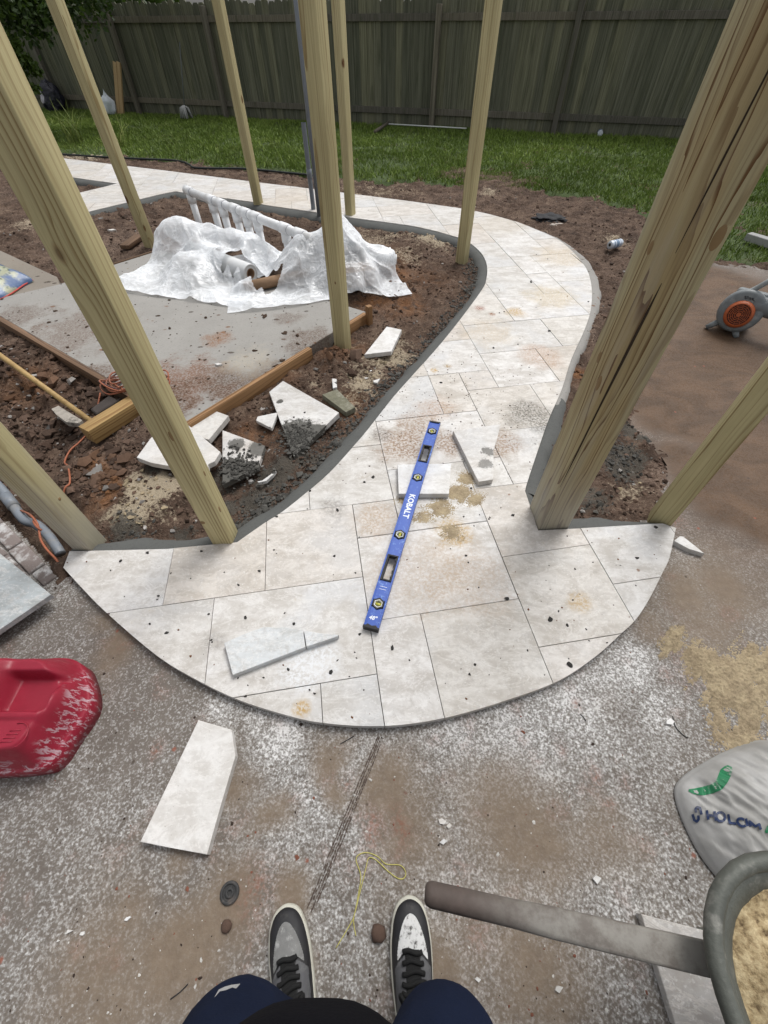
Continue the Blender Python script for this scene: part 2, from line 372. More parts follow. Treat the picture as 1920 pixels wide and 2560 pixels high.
def soil_mat():
    m = M('soil'); p = m.pos(); sand, clay, mort, dry = m.vcol('mask')
    n = m.noise(p, 7, 6, 0.65); f = m.noise(p, 55, 5, 0.7); f2 = m.noise(p, 170, 3, 0.6)
    c = m.ramp(n, [(0.28, (0.040, 0.027, 0.020)), (0.46, (0.080, 0.052, 0.038)), (0.60, (0.130, 0.088, 0.064)), (0.76, (0.21, 0.152, 0.112))])
    c = m.mix(m.rng(f, 0.52, 0.70, 0, 0.7), c, (0.235, 0.175, 0.130))
    c = m.mix(m.rng(f, 0.30, 0.45, 0.5, 0), c, (0.026, 0.017, 0.013))
    k = m.math('MULTIPLY', clay, m.rng(m.noise(p, 16, 4), 0.32, 0.55), clamp=True)
    c = m.mix(k, c, m.mix(f, (0.11, 0.045, 0.020), (0.30, 0.145, 0.062)))
    k = m.math('MULTIPLY', dry, m.rng(f, 0.35, 0.62), clamp=True)
    c = m.mix(k, c, m.mix(f2, (0.27, 0.185, 0.14), (0.40, 0.31, 0.25)))
    k = m.rng(m.math('ADD', m.math('ADD', sand, m.math('MULTIPLY', m.math('SUBTRACT', f, 0.5), 1.7)), m.math('MULTIPLY', m.math('SUBTRACT', n, 0.5), 1.2)), 0.30, 0.72)
    c = m.mix(k, c, m.mix(f2, (0.24, 0.19, 0.13), (0.47, 0.40, 0.295)))
    k = m.rng(m.math('ADD', mort, m.math('MULTIPLY', m.math('SUBTRACT', f, 0.5), 1.3)), 0.35, 0.62)
    c = m.mix(m.math('MULTIPLY', k, 0.85), c, m.mix(f2, (0.05, 0.047, 0.04), (0.115, 0.105, 0.088)))
    c = m.mix(m.rng(f2, 0.73, 0.78, 0, 0.8), c, (0.45, 0.40, 0.34))
    h = m.math('ADD', m.math('MULTIPLY', f, 1.0), m.math('MULTIPLY', f2, 0.4))
    return m.done(c, 0.9, m.bump(h, 0.9, 0.016), spec=0.15)
m_soil = soil_mat()
def clod_mat():
    m = M('soil_clod'); p = m.pos(); r, g, b, a = m.vcol('mask'); f = m.noise(p, 60, 4, 0.7)
    x = m.new('ShaderNodeAttribute', attribute_name='mask')
    c = m.mix(f, m.mix(1.0, x.outputs['Color'], (0.55, 0.55, 0.55), 'MULTIPLY'), x.outputs['Color'])
    return m.done(c, 0.9, m.bump(f, 0.5, 0.006), spec=0.15)
m_clod = clod_mat()
def conc_mat(name, a, b, spots=True, blob=()):
    m = M(name); p = m.pos(); n = m.noise(p, 3.5, 6, 0.65); f = m.noise(p, 90, 4, 0.6)
    c = m.mix(n, a, b); c = m.mix(m.rng(f, 0.5, 0.75, 0, 0.4), c, [k * 0.62 for k in a])
    if spots:
        for sc_, th in ((11, 0.82), (26, 0.84), (6, 0.86)):
            vd = m.voro(m.mapv(p, (0.8, 1.2, 1)), sc_); vc = m.sep(m.voro(m.mapv(p, (0.8, 1.2, 1)), sc_, out='Color'))
            sp = m.math('MULTIPLY', m.rng(m.math('ADD', vd, m.math('MULTIPLY', m.noise(p, 50, 4, .7), 0.35)), 0.30, 0.40, 1, 0), m.rng(vc[0], th, th + .03))
            c = m.mix(m.math('MULTIPLY', sp, 0.85), c, m.mix(m.rng(vc[1], .35, .65), (0.05, 0.035, 0.026), (0.17, 0.085, 0.045)))
    for (px, py, r, s, col) in blob:
        cc = G(px, py, 0.02); dd = m.vmath('DISTANCE', p, tuple(cc))
        dd = m.math('ADD', dd, m.math('MULTIPLY', m.math('SUBTRACT', m.noise(p, 8, 6, 0.75), 0.5), r * 2.2))
        c = m.mix(m.math('MULTIPLY', m.rng(dd, r * 0.3, r * 0.9, s, 0), m.rng(f, 0.35, 0.6, .3, 1)), c, col)
    return m.done(c, 0.85, m.bump(f, 0.25, 0.004), spec=0.25)
MUDC = (0.10, 0.058, 0.036)
m_pad = conc_mat('pad_concrete', (0.235, 0.225, 0.207), (0.345, 0.333, 0.31), True,
    [(545, 850, .16, .8, (0.22, 0.11, 0.055)), (470, 960, .4, .85, (0.17, 0.08, 0.045)), (560, 960, .3, .8, MUDC), (400, 1010, .3, .9, MUDC), (780, 860, .3, .7, MUDC), (680, 930, .2, .7, MUDC), (200, 830, .5, .65, (0.13, 0.085, 0.06)), (60, 790, .3, .6, MUDC), (720, 800, .15, .5, MUDC), (620, 905, .25, .6, (0.40, 0.36, 0.29)), (230, 940, .2, .9, MUDC)])
m_walk = conc_mat('sidewalk_concrete', (0.20, 0.175, 0.145), (0.27, 0.24, 0.20), True)
m_mortar = conc_mat('mortar', (0.070, 0.072, 0.069), (0.115, 0.117, 0.111), False)
m_mortar_dry = conc_mat('mortar_dry', (0.20, 0.19, 0.175), (0.33, 0.32, 0.30), True)
m_base = plain('joint_sand', (0.085, 0.078, 0.068), 0.9, 0.3, 60)

# ------------------------------------------------------------------ the travertine path: outline
FAN = [(158, 1418.6), (205, 1470), (266, 1531.6), (393.5, 1640), (503.5, 1705.8), (596, 1749), (700, 1783), (806, 1807), (962, 1815), (1116.5, 1793.7), (1280, 1746), (1399.6, 1700),
       (1490, 1640), (1552, 1584.5), (1588.6, 1549.7), (1623, 1497.7), (1656, 1432), (1673.5, 1393.5), (1689.7, 1320)]
BACKR = [(1656, 1308.6), (1449.7, 1321), (1345.6, 1326), (1312.8, 1227.6)]
RIGHT = [(1312.8, 1227.6), (1318.6, 1204.5), (1345, 1125), (1372.6, 1046.3), (1404.7, 972.4), (1427.8, 899), (1460.6, 825.8), (1476, 779.5), (1480, 733), (1474, 690.8), (1458.7, 660), (1431.7, 629), (1397, 600), (1343, 575),
         (1277.4, 550), (1184.8, 526.8), (1073, 509.4), (957, 494), (856, 481.4), (786.6, 472.6), (651.6, 456.4), (443.6, 430), (316, 414.7), (146.6, 394.3), (-60, 374)]
LEFTEND = [(-60, 424), (173.6, 441.7), (293, 459), (193, 483), (130, 503), (130, 553), (208, 532)]
INNER = [(208, 532), (320, 505), (428, 480), (463, 482), (632.7, 505), (661, 511.4), (790, 530.7), (895, 546), (1034, 565), (1142, 592), (1173, 606), (1204, 633), (1217.6, 664), (1215.6, 698.5), (1204, 725.5), (1150, 799), (1103.8, 856.7),
         (1049.7, 918.4), (984, 991.7), (917, 1077), (880, 1119.6), (824, 1181), (766, 1231.5), (708, 1277.8), (660, 1308.6), (592.6, 1356)]
BACKL = [(592.6, 1356), (420.5, 1372), (173.6, 1378)]
w_fan, w_right, w_inner = cr(GL(FAN), 4), cr(GL(RIGHT), 4), cr(GL(INNER), 3)
w_backr, w_left, w_backl = GL(BACKR), GL(LEFTEND), GL(BACKL)
OUT = [p[:2] for p in (w_fan + w_backr + w_right[1:] + w_left[1:] + w_inner[1:] + w_backl[1:])]
OUT = [np.array(p) for i, p in enumerate(OUT) if np.linalg.norm(p - OUT[i - 1]) > 1e-4]

# grid of the paving pattern
TA = math.radians(8.49); MOD = 0.2032; U0, V0 = 0.0417, 0.5001
ua, va = np.array([math.cos(TA), math.sin(TA)]), np.array([-math.sin(TA), math.cos(TA)])
def uv2xy(i, j): return ua * (U0 + i * MOD) + va * (V0 + j * MOD)
OUTuv = [((p @ ua - U0) / MOD, (p @ va - V0) / MOD) for p in OUT]
KNOWN = [(-7, -4, 2, 4), (-4, -2, 2, 4), (-2, 0, 2, 4), (0, 1, 3, 4), (0, 3, 1, 3), (0, 1, -1, 1), (1, 3, -1, 1), (3, 5, 0, 2), (3, 5, 2, 4), (5, 7, 1, 3), (5, 7, -1, 1), (3, 5, -2, 0),
         (-3, 0, 0, 2), (-5, -3, 0, 2), (-1, 0, -2, 0), (-3, -1, -2, 0), (-3, -1, 4, 6), (-1, 1, 4, 6), (1, 3, 3, 5), (1, 4, 5, 7), (3, 4, 4, 5), (4, 6, 4, 6), (4, 6, 6, 8), (3, 4, 7, 9), (1, 3, 7, 9), (4, 5, 8, 9),
         (5, 7, 8, 10), (7, 9, 8, 10), (3, 5, 9, 11), (5, 8, 10, 12), (8, 10, 10, 12), (5, 7, 12, 15), (6, 8, 6, 8), (0, 1, 6, 8), (3, 5, 11, 13)]
used = {}
rects = []
def cells(r): return [(i, j) for i in range(r[0], r[1]) for j in range(r[2], r[3])]
for r in KNOWN:
    if not any(c in used for c in cells(r)):
        rects.append(r)
        for c in cells(r): used[c] = 1
iu = [p[0] for p in OUTuv]; jv = [p[1] for p in OUTuv]
sizes = [(2, 2), (3, 2), (2, 3), (2, 2), (2, 1), (1, 2), (1, 1), (3, 2)]
ctr = np.array([(i + .5, j + .5) for j in range(int(min(jv)) - 2, int(max(jv)) + 2) for i in range(int(min(iu)) - 2, int(max(iu)) + 2)])
near = np.zeros(len(ctr), bool)
for dx in (-.5, 0, .5):
    for dy in (-.5, 0, .5): near |= inpoly(ctr[:, 0] + dx, ctr[:, 1] + dy, OUTuv)
live = {(int(math.floor(a)), int(math.floor(b))) for (a, b), k in zip(ctr, near) if k}
tr = random.Random(3)
for (i, j) in sorted(live, key=lambda c: (c[1], c[0])):
    if (i, j) in used: continue
    opts = sizes[:]; tr.shuffle(opts); opts.sort(key=lambda s: -s[0] * s[1] + tr.random() * 2.4)
    for (a, b) in opts + [(1, 1)]:
        r = (i, i + a, j, j + b)
        if not any(c in used for c in cells(r)):
            rects.append(r)
            for c in cells(r): used[c] = 1
            break
def clip(poly, r, gap):
    i0, i1, j0, j1 = r[0] + gap, r[1] - gap, r[2] + gap, r[3] - gap
    for ax, lim, sg in ((0, i0, 1), (0, i1, -1), (1, j0, 1), (1, j1, -1)):
        out = []; n = len(poly)
        for k in range(n):
            a, b = poly[k], poly[(k + 1) % n]; da, db = sg * (a[ax] - lim), sg * (b[ax] - lim)
            if da >= 0: out.append(a)
            if (da >= 0) != (db >= 0):
                t = da / (da - db); out.append((a[0] + t * (b[0] - a[0]), a[1] + t * (b[1] - a[1])))
        poly = out
        if len(poly) < 3: return []
    return poly
def inset(poly, d):
    n = len(poly); out = []; P = [np.array(p[:2]) for p in poly]
    ar = sum(P[i][0] * P[(i + 1) % n][1] - P[(i + 1) % n][0] * P[i][1] for i in range(n))
    s = 1 if ar > 0 else -1
    for i in range(n):
        a = P[i] - P[i - 1]; b = P[(i + 1) % n] - P[i]
        a = a / (np.linalg.norm(a) + 1e-9); b = b / (np.linalg.norm(b) + 1e-9)
        nn = np.array([-a[1], a[0]]) + np.array([-b[1], b[0]]); l = np.linalg.norm(nn)
        out.append(P[i] + s * d * nn / max(l * l / 2, 0.6) if l > 1e-6 else P[i])
    return out
bm = bmesh.new(); bm_prism(bm, inset(OUT, 0.012), -0.10, -0.007)
path = tag(bmobj('path', bm, m_base), 'curving garden path of pale travertine pavers', kind='structure')
for r in rects:
    pl = clip(OUTuv, r, 0.007)
    if len(pl) < 3: continue
    P = [uv2xy(a, b) for a, b in pl]
    Q = [p for k, p in enumerate(P) if np.linalg.norm(p - P[k - 1]) > 0.002]
    for _ in range(4):                      # drop doubled-back spikes left by the clipping
        Q2 = []
        for k in range(len(Q)):
            a_, b_ = Q[k] - Q[k - 1], Q[(k + 1) % len(Q)] - Q[k]
            la, lb = np.linalg.norm(a_), np.linalg.norm(b_)
            if la > 0.002 and lb > 0.002 and (a_ @ b_) / (la * lb) > -0.985: Q2.append(Q[k])
        if len(Q2) == len(Q) or len(Q2) < 3: break
        Q = Q2
    if len(Q) < 3: continue
    ar = abs(sum(Q[k - 1][0] * Q[k][1] - Q[k][0] * Q[k - 1][1] for k in range(len(Q)))) / 2
    if ar < 4e-4: continue
    c = np.mean(Q, axis=0); dz = tr.uniform(-.0012, .0012)
    bm = bmesh.new(); bm_prism(bm, [q - c for q in Q], -0.031, 0.0, 0.0014 if len(Q) == 4 else 0.0)
    if not bm.faces: bm.free(); continue
    o = bmobj('tile', bm, m_tile, path); o.location = (c[0], c[1], dz)

# ------------------------------------------------------------------ mortar haunch along the path edges
def strip(name, line, side, widths, prof, m, seed):
    P = [np.array(p[:2]) for p in line]
    L = [0]
    for a, b in zip(P[:-1], P[1:]): L.append(L[-1] + np.linalg.norm(b - a))
    n = max(2, int(L[-1] / 0.03)); S = np.linspace(0, L[-1], n)
    X = np.interp(S, L, [p[0] for p in P]); Y = np.interp(S, L, [p[1] for p in P])
    TX, TY = np.gradient(X), np.gradient(Y); k = np.hypot(TX, TY); NX, NY = -TY / k * side, TX / k * side
    wv = np.interp(S / L[-1], np.linspace(0, 1, len(widths)), widths) * (0.8 + 0.4 * fbm(S, S * 0 + seed, 9, 4, seed))
    V = []
    for t, z in prof:
        zz = z + (fbm(S, S * 0 + t * 5, 20, 4, seed + 1) - .5) * 0.008 * (t > 0.05)
        V.append(np.stack([X + NX * wv * t, Y + NY * wv * t, zz], -1))
    V = np.concatenate(V); q = gridq(len(prof), n)
    o = npmesh(name, V, q, m)
    if o.data.polygons[0].normal.z < 0:
        o.data.flip_normals()
    return tag(o, kind='structure')
PROF = [(-0.03, -0.03), (-0.02, -0.006), (0.1, -0.007), (0.35, -0.010), (0.6, -0.018), (0.85, -0.035), (1.0, -0.06), (1.1, -0.11)]
tag(strip('mortar_edge', w_inner, -1, [.10, .09, .12, .13, .12, .14, .10, .09, .085, .10, .11, .10], PROF, m_mortar, 3), 'smooth grey mortar haunch along the inner curve of the path')
tag(strip('mortar_edge', w_backl, -1, [.10, .085, .10, .07], PROF, m_mortar, 9), 'wet grey mortar fillet between the paired left posts')
tag(strip('mortar_edge', w_backr, -1, [.02, .10, .08, .06], PROF, m_mortar, 15), 'wet grey mortar fillet between the thick post and its slim neighbour')
tag(strip('mortar_edge', w_right[0:16], -1, [.09, .08, .10, .07], PROF, m_mortar, 33), 'wet grey mortar fillet beside the foot of the thick post')
tag(strip('mortar_edge', w_right[14:66], -1, [.06, .05, .06, .10, .12, .10, .07, .05, .03], PROF, m_mortar_dry, 21), 'pale dried mortar rim on the outer curve of the path')
tag(strip('mortar_edge', w_left[1:4], -1, [.10, .11, .10], PROF, m_mortar, 27), 'grey mortar around the small wedge of soil between path branches')

# ------------------------------------------------------------------ pad, sidewalk, patio
PZ = 0.03
pN, pR, pL = G(462, 1058, PZ)[:2], G(908, 783, PZ)[:2], G(-40, 767, PZ)[:2]
e1 = pR - pN; e2 = pL - pN
padpoly = [pN, pN + e1 * 1.02, pN + e1 * 0.98 + e2 * .74, G(401, 625, PZ)[:2], G(277.8, 663.7, PZ)[:2], G(150, 710, PZ)[:2], G(0, 745, PZ)[:2], pL]
bm = bmesh.new(); bm_prism(bm, padpoly, -0.2, PZ, 0.004)
tag(bmobj('concrete_pad', bm, m_pad), 'grey concrete equipment pad spattered with mud', kind='structure')
walkpoly = [G(-500, 860, PZ)[:2], pL + (pL - G(0, 745, PZ)[:2]) * .02, G(-4, 746, PZ)[:2], G(148, 711, PZ)[:2], G(140, 688, PZ)[:2], G(0, 623, PZ)[:2], G(-500, 470, PZ)[:2]]
bm = bmesh.new(); bm_prism(bm, walkpoly, -0.2, PZ - .012, 0.004)
tag(bmobj('sidewalk', bm, m_walk), 'brownish concrete walk beside the pad', kind='structure')

PATZ = -0.035
patpoly = [G(-900, 760, PATZ)[:2] * 0 + np.array([-4.5, 3.2]), G(0, 1272, PATZ)[:2], G(160, 1442, PATZ)[:2], G(300, 1400, PATZ)[:2], G(900, 1330, PATZ)[:2], G(1450, 1340, PATZ)[:2], G(1640, 1290, PATZ)[:2], G(1660, 1150, PATZ)[:2],
           G(1560, 1080, PATZ)[:2], G(1575, 980, PATZ)[:2], G(1640, 820, PATZ)[:2], G(1690, 700, PATZ)[:2], G(1735, 655, PATZ)[:2], G(1793, 655, PATZ)[:2], G(1920, 668, PATZ)[:2], np.array([9, 3.9]), np.array([9, -5]), np.array([-4.5, -5])]
gx = np.concatenate([np.linspace(-4.6, -1.8, 20)[:-1], np.linspace(-1.8, 1.9, 330)[:-1], np.linspace(1.9, 4.2, 80)[:-1], np.linspace(4.2, 9, 20)])
gy = np.concatenate([np.linspace(-5, -.7, 20)[:-1], np.linspace(-.7, 1.4, 190)[:-1], np.linspace(1.4, 4.6, 110)])
X, Y = np.meshgrid(gx, gy, indexing='ij')
keep = inpoly(X, Y, patpoly)
wx = X + (fbm(X, Y, 6, 4, 40) - .5) * .10; wy = Y + (fbm(X, Y, 6, 4, 50) - .5) * .10
dust = blobs(wx, wy, [(1290, 1850, .22, .8), (1430, 1760, .22, .75), (1180, 1850, .16, .65), (690, 1840, .10, 1.0), (640, 1790, .07, .9), (750, 1960, .12, .6), (560, 1770, .07, .9), (1560, 1680, .12, .8), (90, 1490, .12, .7), (160, 1480, .10, .5), (1400, 2230, .3, .45), (900, 2000, .25, .5),
    (1550, 2200, .25, .5), (1100, 2250, .2, .45), (1700, 1380, .05, .8), (1590, 1640, .06, .9), (780, 2280, .2, .35), (250, 2050, .35, .25), (1240, 2000, .15, .6), (1640, 1780, .1, .6), (1560, 1900, .2, .35), (700, 2080, .15, .4), (1500, 1050, .2, .3), (1640, 1420, .12, .35)])
dust = np.clip(dust + (fbm(X, Y, 3.5, 4, 3) - .5) * .5 - .12 - .22 * sstep(X, .1, -.6), -0.5, 1)
mud = blobs(wx, wy, [(980, 1990, .12, .85), (1010, 2080, .14, .75), (560, 2280, .12, .9), (470, 2380, .16, .8), (300, 1620, .10, .8), (260, 1560, .08, .7), (1290, 2050, .17, .85), (1350, 2120, .15, .6), (1330, 2450, .16, .75), (1180, 2350, .15, .6), (230, 2470, .2, .6), (820, 1900, .075, .85), (840, 1960, .05, .8),
    (1700, 1480, .18, .8), (1800, 1450, .25, .7), (660, 2030, .08, .7), (440, 2140, .06, .6), (1090, 2400, .1, .8), (730, 2250, .06, .9), (760, 2420, .06, .8), (1500, 2090, .14, .5), (1740, 1560, .2, .55), (1640, 1560, .1, .6), (600, 1960, .08, .7), (310, 2300, .1, .6), (1560, 2110, .14, .5)])
mud = np.clip(mud * 1.35 + (fbm(X, Y, 5, 5, 8) - .55) * .9, 0, 1)
rust = blobs(wx, wy, [(1000, 2065, .035, .7), (925, 2065, .035, .7), (1440, 1775, .02, .8), (640, 2240, .05, .7), (390, 1880, .025, .7), (1510, 2010, .02, .8), (1400, 1880, .02, .6), (1290, 1760, .02, .6), (1560, 1960, .02, .6), (1480, 1930, .02, .6), (1150, 2170, .03, .5), (1200, 2330, .04, .5), (1100, 1860, .02, .5), (880, 1940, .02, .6), (1660, 1700, .03, .5), (1760, 1170, .15, .5), (1680, 1290, .07, .7), (1800, 1240, .1, .5)])
rust = np.clip(rust + sstep(fbm(X, Y, 11, 4, 60), .64, .78) * .30, 0, 1)
wet = np.clip(blobs(wx, wy, [(1850, 1000, .85, 1.2), (1830, 780, .8, 1.2), (1700, 900, .5, 1.1), (1740, 1150, .32, .85), (1920, 1250, .5, .9), (1760, 700, .5, 1)]) * 1.6 + (fbm(X, Y, 3, 5, 70) - .5) * .9, 0, 1)
wet *= sstep(X, 1.15, 1.6)
ys = (fbm(X, Y, 1.3, 3, 80) - .5) * .004
# the sawn control joint runs as a shallow rough groove
ja, jb = G(955, 1832, PATZ)[:2], G(770, 2290, PATZ)[:2]; jd = jb - ja; jl = np.linalg.norm(jd)
tpar = ((X - ja[0]) * jd[0] + (Y - ja[1]) * jd[1]) / jl ** 2; dj = np.abs((X - ja[0]) * jd[1] - (Y - ja[1]) * jd[0]) / jl
V = np.stack([X, Y, np.full_like(X, PATZ) + ys * (X > 9)], -1).reshape(-1, 3)
q = gridq(len(gx), len(gy)); kk = keep.reshape(-1); q = q[kk[q].all(1)]
patio = tag(npmesh('patio', V, q, m_patio), 'worn concrete patio dusted with mortar and mud', kind='structure')
attr(patio, 'mask', np.stack([dust, mud, rust, wet], -1).reshape(-1, 4))
# groove strips of the joint, three dark grooves lying in the surface
m_groove = plain('joint_groove', (0.075, 0.055, 0.045), 0.95, 0.5, 90)
JG = empty('control_joint', (ja[0], ja[1], PATZ)); tag(JG, 'rough sawn control joint running from the path towards the shoes', kind='structure')
jn = np.array([-jd[1], jd[0]]) / jl
for k, off in enumerate((-.009, -.003, .004, .010)):
    S = np.linspace(.01 + .02 * k, .98 - .05 * (k % 2), 130); bmv = []; 
    wob = (fbm(S * 22, S * 0 + k, 1, 5, k, .7) - .5) * .006; wd_ = .0022 * np.clip(fbm(S * 120, S * 0 + k, 1, 4, 9 + k, .8) * 3 - .9, 0.02, 1.3)
    c0 = ja + S[:, None] * jd + (off + wob)[:, None] * jn
    A = c0 - jn * wd_[:, None]; B = c0 + jn * wd_[:, None]; V = np.concatenate([np.c_[A, np.full(len(S), PATZ + .0012 + .0003 * k)], np.c_[B, np.full(len(S), PATZ + .0012 + .0003 * k)]]) - np.array([ja[0], ja[1], PATZ])
    npmesh('groove', V, gridq(2, len(S)), m_groove, JG, False)

# ------------------------------------------------------------------ soil height field, lawn and far ground
sx = np.arange(-7.4, 6.2, 0.02); sy = np.arange(0.5, 9.4, 0.02)
X, Y = np.meshgrid(sx, sy, indexing='ij')
hard = inpoly(X, Y, OUT).astype(float); hard = np.maximum(hard, inpoly(X, Y, padpoly)); hard = np.maximum(hard, inpoly(X, Y, walkpoly))
pat_m = blur(inpoly(X, Y, patpoly).astype(float), 4)
hb = blur(hard, 1)
Z = -0.052 + (fbm(X, Y, 2.2, 4, 100) - .5) * .05 + (fbm(X, Y, 9, 4, 110) - .5) * .05 + (np.abs(fbm(X, Y, 24, 3, 120) - .5)) * .06 + (vnoise(X * 38, Y * 38, 125) - .5) * .012
for px, py, r, dz in [(960, 700, .16, .10), (925, 650, .12, .06), (1000, 740, .14, .05), (840, 905, .12, .05), (700, 930, .12, .03), (100, 1000, .45, -.03), (60, 1130, .3, -.05), (60, 1330, .14, -.16), (120, 1370, .10, -.10), (30, 1270, .15, -.12), (240, 1180, .14, .04),
                      (400, 1240, .20, .045), (350, 1300, .14, .03), (180, 1200, .15, .03), (250, 1250, .12, .02), (480, 1000, .2, .02), (720, 1150, .12, .03), (1560, 1120, .15, .035), (1500, 1180, .12, .02), (1540, 1000, .2, .02), (1150, 440, .3, .05), (1240, 470, .5, .06), (80, 950, .2, .06), (150, 870, .15, .04), (20, 1080, .15, .05)]:
    c = G(px, py, -.05); Z = Z + dz * np.exp(-((X - c[0]) ** 2 + (Y - c[1]) ** 2) / r ** 2)
rough = sstep(blobs(X, Y, [(120, 1000, .7, 1), (60, 900, .6, 1), (230, 1190, .3, .9), (500, 980, .5, .7), (850, 900, .3, .8), (960, 720, .3, .9), (700, 1000, .3, .6), (250, 560, 1.2, .5), (1000, 650, .5, .5)]), .2, .8)
Z += rough * ((fbm(X, Y, 7, 3, 130) - .5) * .10 + np.abs(fbm(X, Y, 16, 3, 135) - .5) * .07)
Z = np.minimum(Z, -0.012 + .10 * blobs(X, Y, [(960, 700, .25, 1), (925, 650, .2, 1), (100, 1000, .5, .5), (840, 905, .2, .6), (1240, 470, .8, .5)]))
# falls away below paving; thins out over the patio edge
Z = np.where(hb > 0.5, -0.16, np.maximum(Z, -.22))
pfe = pat_m + (fbm(X, Y, 5, 5, 140) - .5) * .4 * (pat_m > .02) * (pat_m < .98)
Z = Z - sstep(pat_m, .8, 1.0) * .07 + (sstep(pat_m, .05, .4) * (1 - sstep(pat_m, .4, .9))) * .02
def soil_at(x, y):
    i = int(np.clip((x - sx[0]) / .02, 0, len(sx) - 1)); j = int(np.clip((y - sy[0]) / .02, 0, len(sy) - 1)); return float(Z[i, j])
wx = X + (fbm(X, Y, 4, 4, 150) - .5) * .25; wy = Y + (fbm(X, Y, 4, 4, 160) - .5) * .25
sand = blobs(wx, wy, [(400, 1240, .17, 1), (340, 1310, .12, .9), (960, 900, .22, .7), (1010, 640, .3, .5), (1080, 600, .3, .65), (900, 960, .2, .65), (880, 1000, .15, .5), (790, 960, .15, .4), (1000, 850, .12, .6), (660, 970, .12, .4), (920, 480, .8, .35), (1230, 490, .15, .6), (960, 590, .35, .5), (1480, 1130, .08, .5), (1540, 600, .2, .5), (230, 390, .5, .8), (420, 392, .3, .5), (90, 560, .3, .5), (1560, 1220, .12, .5)], -.05)
clay = blobs(wx, wy, [(960, 700, .25, 1), (930, 760, .16, 1), (1000, 770, .2, .7), (930, 650, .3, .9), (850, 890, .14, .9), (500, 960, .25, .6), (690, 930, .18, .6), (860, 1020, .12, .8), (250, 1260, .10, .9), (230, 1190, .1, .8), (660, 1080, .1, .5), (1050, 700, .3, .35), (80, 960, .2, .5), (1590, 1010, .14, .7), (640, 1080, .12, .6), (1440, 940, .10, .9)], -.05)
mort = blobs(wx, wy, [(700, 1200, .14, .9), (760, 1150, .12, .9), (640, 1260, .12, .9), (560, 1290, .10, .8), (850, 1060, .08, .6), (330, 1340, .10, .8), (420, 1180, .14, .6), (1540, 1160, .14, .9), (1560, 1090, .10, .8), (1480, 1250, .12, .6), (1340, 1110, .07, .7), (560, 1200, .15, .6), (180, 1370, .08, .5), (1430, 1030, .05, .3), (470, 1330, .1, .7)], -.05)
dry = np.clip(blobs(wx, wy, [(1620, 1050, .22, .9), (1560, 1000, .16, .7), (1480, 840, .1, .8), (1470, 780, .1, .7), (1540, 900, .12, .6), (1640, 1200, .12, .6), (1700, 1000, .15, .8), (300, 620, .6, .35), (60, 480, .8, .4)], -.05) + (fbm(X, Y, 1.5, 3, 170) - .62) * .8, 0, 1)
V = np.stack([X, Y, Z], -1).reshape(-1, 3); q = gridq(len(sx), len(sy))
q = q[(V[q][:, :, 2].max(1) > -0.155) | (hb.reshape(-1)[q].max(1) < .4)]
soil = npmesh('soil', V, q, m_soil)
tag(soil, 'bare reddish brown earth of the torn up beds', kind='structure')
attr(soil, 'mask', np.stack([sand, clay, mort, dry], -1).reshape(-1, 4))

LAWNPX = [(-900, 365), (-200, 372), (100, 374), (400, 407), (640, 430), (893, 457), (1064, 465), (1160, 484), (1280, 486), (1446, 494), (1550, 528), (1640, 562), (1700, 630), (1735, 657), (1793, 664), (1920, 677), (2300, 705)]
lawnedge = [p[:2] for p in GL(LAWNPX, -.03)]
lawnpoly = lawnedge + [np.array([14, 3.6]), np.array([14, 20]), np.array([-24, 24]), np.array([-24, 12])]
lx = np.arange(-16, 12, 0.08); ly = np.arange(3.2, 18, 0.08)
X, Y = np.meshgrid(lx, ly, indexing='ij')
lm = blur(inpoly(X, Y, lawnpoly).astype(float), 2); lmn = lm + (fbm(X, Y, 3, 4, 200) - .5) * .5 * (lm > .02) * (lm < .98)
LZ = -0.11 + .085 * sstep(lmn, .45, .85) + (fbm(X, Y, 1.5, 3, 210) - .5) * .03
m_ = M('lawn_soil'); p_ = m_.pos(); n_ = m_.noise(p_, 3.5, 6, .7)
m_lawn = m_.done(m_.mix(m_.rng(m_.noise(p_, 1.6, 4), .60, .76), m_.ramp(n_, [(.3, (0.030, 0.046, 0.011)), (.6, (0.055, 0.085, 0.020)), (.8, (0.09, 0.10, 0.035))]), (0.075, 0.048, 0.028)), 0.95, m_.bump(m_.noise(p_, 60, 4), .6, .02))
lawn = tag(npmesh('lawn', np.stack([X, Y, LZ], -1).reshape(-1, 3), gridq(len(lx), len(ly)), m_lawn), 'back lawn in front of the fence', kind='structure')
ground = tag(mesh('ground', [(-180, -180, -.24), (180, -180, -.24), (180, 180, -.24), (-180, 180, -.24)], [(0, 1, 2, 3)], plain('far_earth', (0.07, 0.055, 0.038), .95, .4, .4)), 'far ground of the yard', kind='structure')

# grass blades
def blade_mat(name, a, b, c):
    m = M(name); x = m.vcol('mask')
    cc = m.ramp(x[0], [(0, a), (.55, b), (1, c)])
    return m.done(m.mix(m.math('MULTIPLY', x[1], .6), cc, (0.14, 0.125, 0.05)), .6, spec=.25)
m_grass = blade_mat('grass', (0.095, 0.145, 0.022), (0.185, 0.265, 0.045), (0.30, 0.37, 0.085))
N = 560000
R0 = rng.random(N); yy = 3.4 + (14.6 - 3.4) * R0 ** 0.75; xx = rng.uniform(-1, 1, N) * (1.0 + yy * .93) + .1
msk = (xx > lx[0]) & (xx < lx[-1] - .1) & (yy < ly[-1] - .1)
xx, yy = xx[msk], yy[msk]
ii = ((xx - lx[0]) / .08).astype(int); jj = ((yy - ly[0]) / .08).astype(int)
dens = sstep(lmn[ii, jj], .38, .75) * (1 - .6 * sstep(fbm(xx, yy, 1.1, 4, 220), .64, .74)) * (0.35 + .65 * sstep(fbm(xx, yy, 5, 3, 230), .25, .5))
